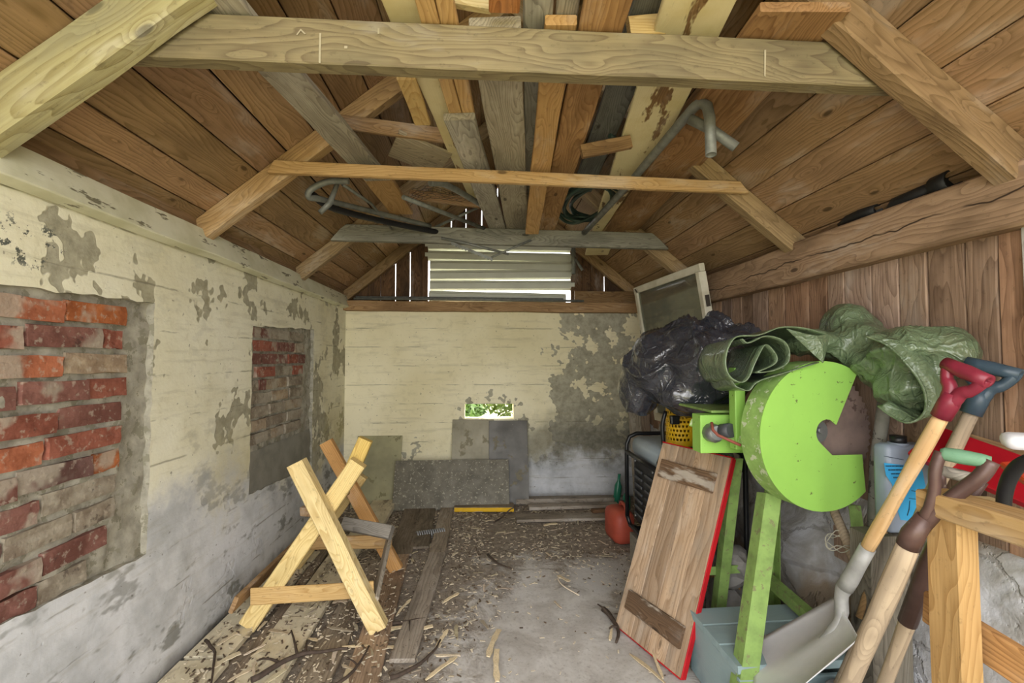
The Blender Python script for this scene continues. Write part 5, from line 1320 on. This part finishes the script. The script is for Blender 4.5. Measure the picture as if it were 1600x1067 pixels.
def wall_dirt():
    r = random.Random(15); vs, fs = [], []
    for _ in range(1500):
        y = r.uniform(1.5, 4.5); x = XL + .012 + abs(r.gauss(0, .045)); s = r.uniform(.004, .014); z = max(.003, .03 - (x - XL) * .3) * r.random(); b = len(vs)
        vs += [(x + r.uniform(-s, s), y + r.uniform(-s, s), z + r.uniform(0, s)) for _ in range(4)]; fs += [(b, b + 1, b + 2), (b, b + 2, b + 3), (b, b + 3, b + 1), (b + 1, b + 3, b + 2)]
    return tag(link('dirt_litter', mesh('dirt_litter', vs, fs), plain('dark_dirt', '4f483f', .95, var=.5)), 'dark dirt and plaster crumbs along the foot of the left wall', 'dirt', kind='stuff')
wall_dirt()
SPL = []
for s in range(8):
    r = random.Random(s + 300); n = 7; L = 1.0; vs, fs = [], []
    cv = r.uniform(-.12, .12); w0 = r.uniform(.08, .26)
    for i in range(n):
        t = i / (n - 1); w_ = w0 * (.25 if i in (0, n - 1) and s % 3 else 1) * r.uniform(.55, 1.25); yv = cv * (t - .5) ** 2 * 2; zz = .03 * sin(pi * t) * r.uniform(.2, 1)
        vs += [(t - .5, yv - w_ / 2, zz), (t - .5, yv + w_ / 2, zz + .02), (t - .5, yv + w_ / 2, zz + .05), (t - .5, yv - w_ / 2, zz + .04)]
    for i in range(n - 1):
        for j in range(4): a = i * 4 + j; b = i * 4 + (j + 1) % 4; fs.append((a, b, b + 4, a + 4))
    fs += [(0, 1, 2, 3)[::-1], tuple(range((n - 1) * 4, n * 4))]
    me = mesh('wood_splinter', vs, fs); me.materials.append(M_SPLINT); SPL.append(me)
def splinter(x, y, L, a, z=.004, c=None):
    o = link('wood_splinter', lr2.choice(SPL), None, None, Matrix.Translation((x, y, z)) @ Matrix.Rotation(a, 4, 'Z') @ Matrix.Rotation(lr2.uniform(-.12, .12), 4, 'Y') @ Matrix.Diagonal((L, min(L, .10), min(L, .12), 1)))
    k = lr2.uniform(.6, 1.05); o.color = (c or (k, k * lr2.uniform(.93, 1), k * lr2.uniform(.85, 1.0))) + (1,)
    return tag(o, 'loose split wood splinter among the chips on the floor', 'splinter', 'wood splinters strewn on the floor')
cnt = 0
while cnt < 240:
    x, y = lr2.uniform(-1.25, 1.0), 1.45 + 2.9 * lr2.random() ** 1.5
    if lr2.random() > dens(x, y) * .9: continue
    splinter(x, y, lr2.uniform(.03, .11) * (1.2 if y < 2.4 else .9), lr2.uniform(0, pi), .004 + (.034 if x < -.42 and y < 3.2 else .0)); cnt += 1
for (px, py, L, a) in [(600, 985, .22, .1), (505, 1005, .16, 2.9), (690, 1000, .14, 1.2), (585, 1012, .30, .05), (530, 988, .18, .4), (1012, 1045, .25, 1.9), (1025, 1035, .2, 1.5), (955, 990, .12, 1.2), (860, 820, .12, .2), (770, 1005, .22, 1.3), (775, 1040, .2, 1.55), (705, 935, .12, .8), (880, 905, .1, 2.2), (690, 1045, .2, .9), (630, 950, .16, 1.2), (655, 985, .14, .3)]:
    p = atz(px, py, .01); splinter(p.x, p.y, L, a, .012, (1.1, 1.03, .88))
# twigs
def twig(label, pts, r0, side=None):
    zb = .052 if pts[0][0] < 600 else .02
    P = smooth_path([atz(px, py, zb + (q[2] if len(q) > 2 else 0)) for q in pts for (px, py) in [q[:2]]], 4); n = len(P)
    t = empty('twig', P[0] - V((0, 0, .02)), label, 'twig')
    P = [p + V((.01 * noise.noise(p * 14), .01 * noise.noise(p * 14 + V((5, 5, 5))), 0)) for p in P]
    tube('stem', P, [r0 * (1 - .6 * i / n) for i in range(n)], M_TWIG, t, seg=7)
    for (k, ex, ey) in (side or []):
        p = P[int(k * (n - 1))]; q = atz(ex, ey, .035); tube('side_shoot', smooth_path([p, p.lerp(q, .5) + V((0, 0, .01)), q], 3), [r0 * .55, r0 * .5, r0 * .45, r0 * .4, r0 * .35, r0 * .3, r0 * .25], M_TWIG, t, seg=6)
twig('long dark branching twig across the lower left of the floor', [(392, 1063), (440, 1036), (470, 1022), (500, 1018), (545, 1012)], .013, [(.45, 455, 985), (.3, 405, 1030), (.6, 480, 1000)])
twig('thin curved twig standing off the lower left plank', [(322, 1000), (336, 1015), (334, 1040), (332, 1075)], .008)
twig('grey twig lying against the foot of the sawhorse', [(612, 975), (640, 970), (665, 966)], .009, [(.5, 640, 985)])
twig('dark twig in front of the long grey plank', [(610, 1058), (650, 1042), (675, 1018), (690, 1000)], .010)
twig('thick forked twig beside the hatch', [(942, 952), (955, 965), (966, 985), (962, 1003)], .015, [(.6, 952, 982), (.4, 934, 944)])
twig('small black twig in the middle of the floor', [(762, 866), (778, 880), (800, 888)], .009)
twig('twig sticking up near the yellow-edged plank', [(772, 816), (785, 808), (800, 795, .06), (816, 790, .10)], .008)
twig('fine branching twig at the bottom edge left of the concrete', [(520, 1075), (560, 1040), (575, 1010)], .008, [(.5, 540, 1030)])
tag(tube('wood_shaving', smooth_path([atz(885, 905, .01), atz(872, 903, .02), atz(880, 915, .02), atz(905, 930, .01)], 5), .004, M_SPLINT, seg=6), 'curled pale shaving on the bare concrete', 'shaving')
# shavings behind the platform
for i in range(16):
    p = V((1.08 + lr2.uniform(-.10, .14), 2.17 + lr2.uniform(-.06, .1), .012 + i * .004)); splinter(p.x, p.y, lr2.uniform(.1, .2), lr2.uniform(0, pi), p.z, (1.15, 1.1, 1.0))

# ------------------------------------------------------------------ garden outside the wall opening
for i, (x, y, z, r) in enumerate([(.02, 6.2, .30, .26), (.42, 6.4, .34, .28), (-.25, 6.9, .3, .35), (.28, 5.9, .16, .2), (.7, 6.6, .4, .3), (-.1, 5.8, .1, .18)]):
    stone('garden_rock', (x, y, z), (r, r * .8, r * .85), ['pale garden rock left of centre in the wall opening', 'large pale rock right of centre in the wall opening', 'rock at the left behind the leaves outside', 'small low rock just outside the opening', 'rock farthest right outside the opening', 'small rock at the lower left outside'][i], M_ROCK, i * 3.1, 'rock')
def bush(name, c, R, n, label, seed, cols):
    r = random.Random(seed); vs, fs = [], []
    for _ in range(n):
        d = V((r.gauss(0, 1), r.gauss(0, 1), r.gauss(0, 1))).normalized(); p = V((d.x * R[0], d.y * R[1], d.z * R[2])) * r.uniform(.6, 1)
        L = r.uniform(.04, .08); u = V((r.gauss(0, 1), r.gauss(0, 1), r.gauss(0, 1))).normalized(); v = u.orthogonal().normalized() * .4
        b = len(vs); vs += [p - u * L, p + v * L, p + u * L, p - v * L]; fs.append((b, b + 1, b + 2, b + 3))
    b = empty(name, (c[0], c[1], 0), label, 'shrub')
    o = link('foliage', mesh('foliage', vs, fs), M_LEAF, b, Matrix.Translation(c), color=cols); o['kind'] = 'stuff'
    tube('stem', [(c[0], c[1], -.06), (c[0] + .02, c[1], c[2] * .6), (c[0], c[1], c[2])], [.02, .015, .01], M_TWIG, b)
bush('garden_shrub', (-.35, 6.3, .62), (.38, .35, .36), 900, 'green leafy shrub at the left of the wall opening', 1, (1, 1.1, .8))
bush('garden_shrub', (.62, 7.4, .85), (.7, .4, .45), 1200, 'yellow-green shrub at the right behind the rocks', 2, (1.5, 1.2, .6))
bush('garden_shrub', (-.2, 8.2, 1.0), (1.2, .4, .6), 1600, 'taller shrub at the back of the garden', 3, (1.1, 1.15, .8))
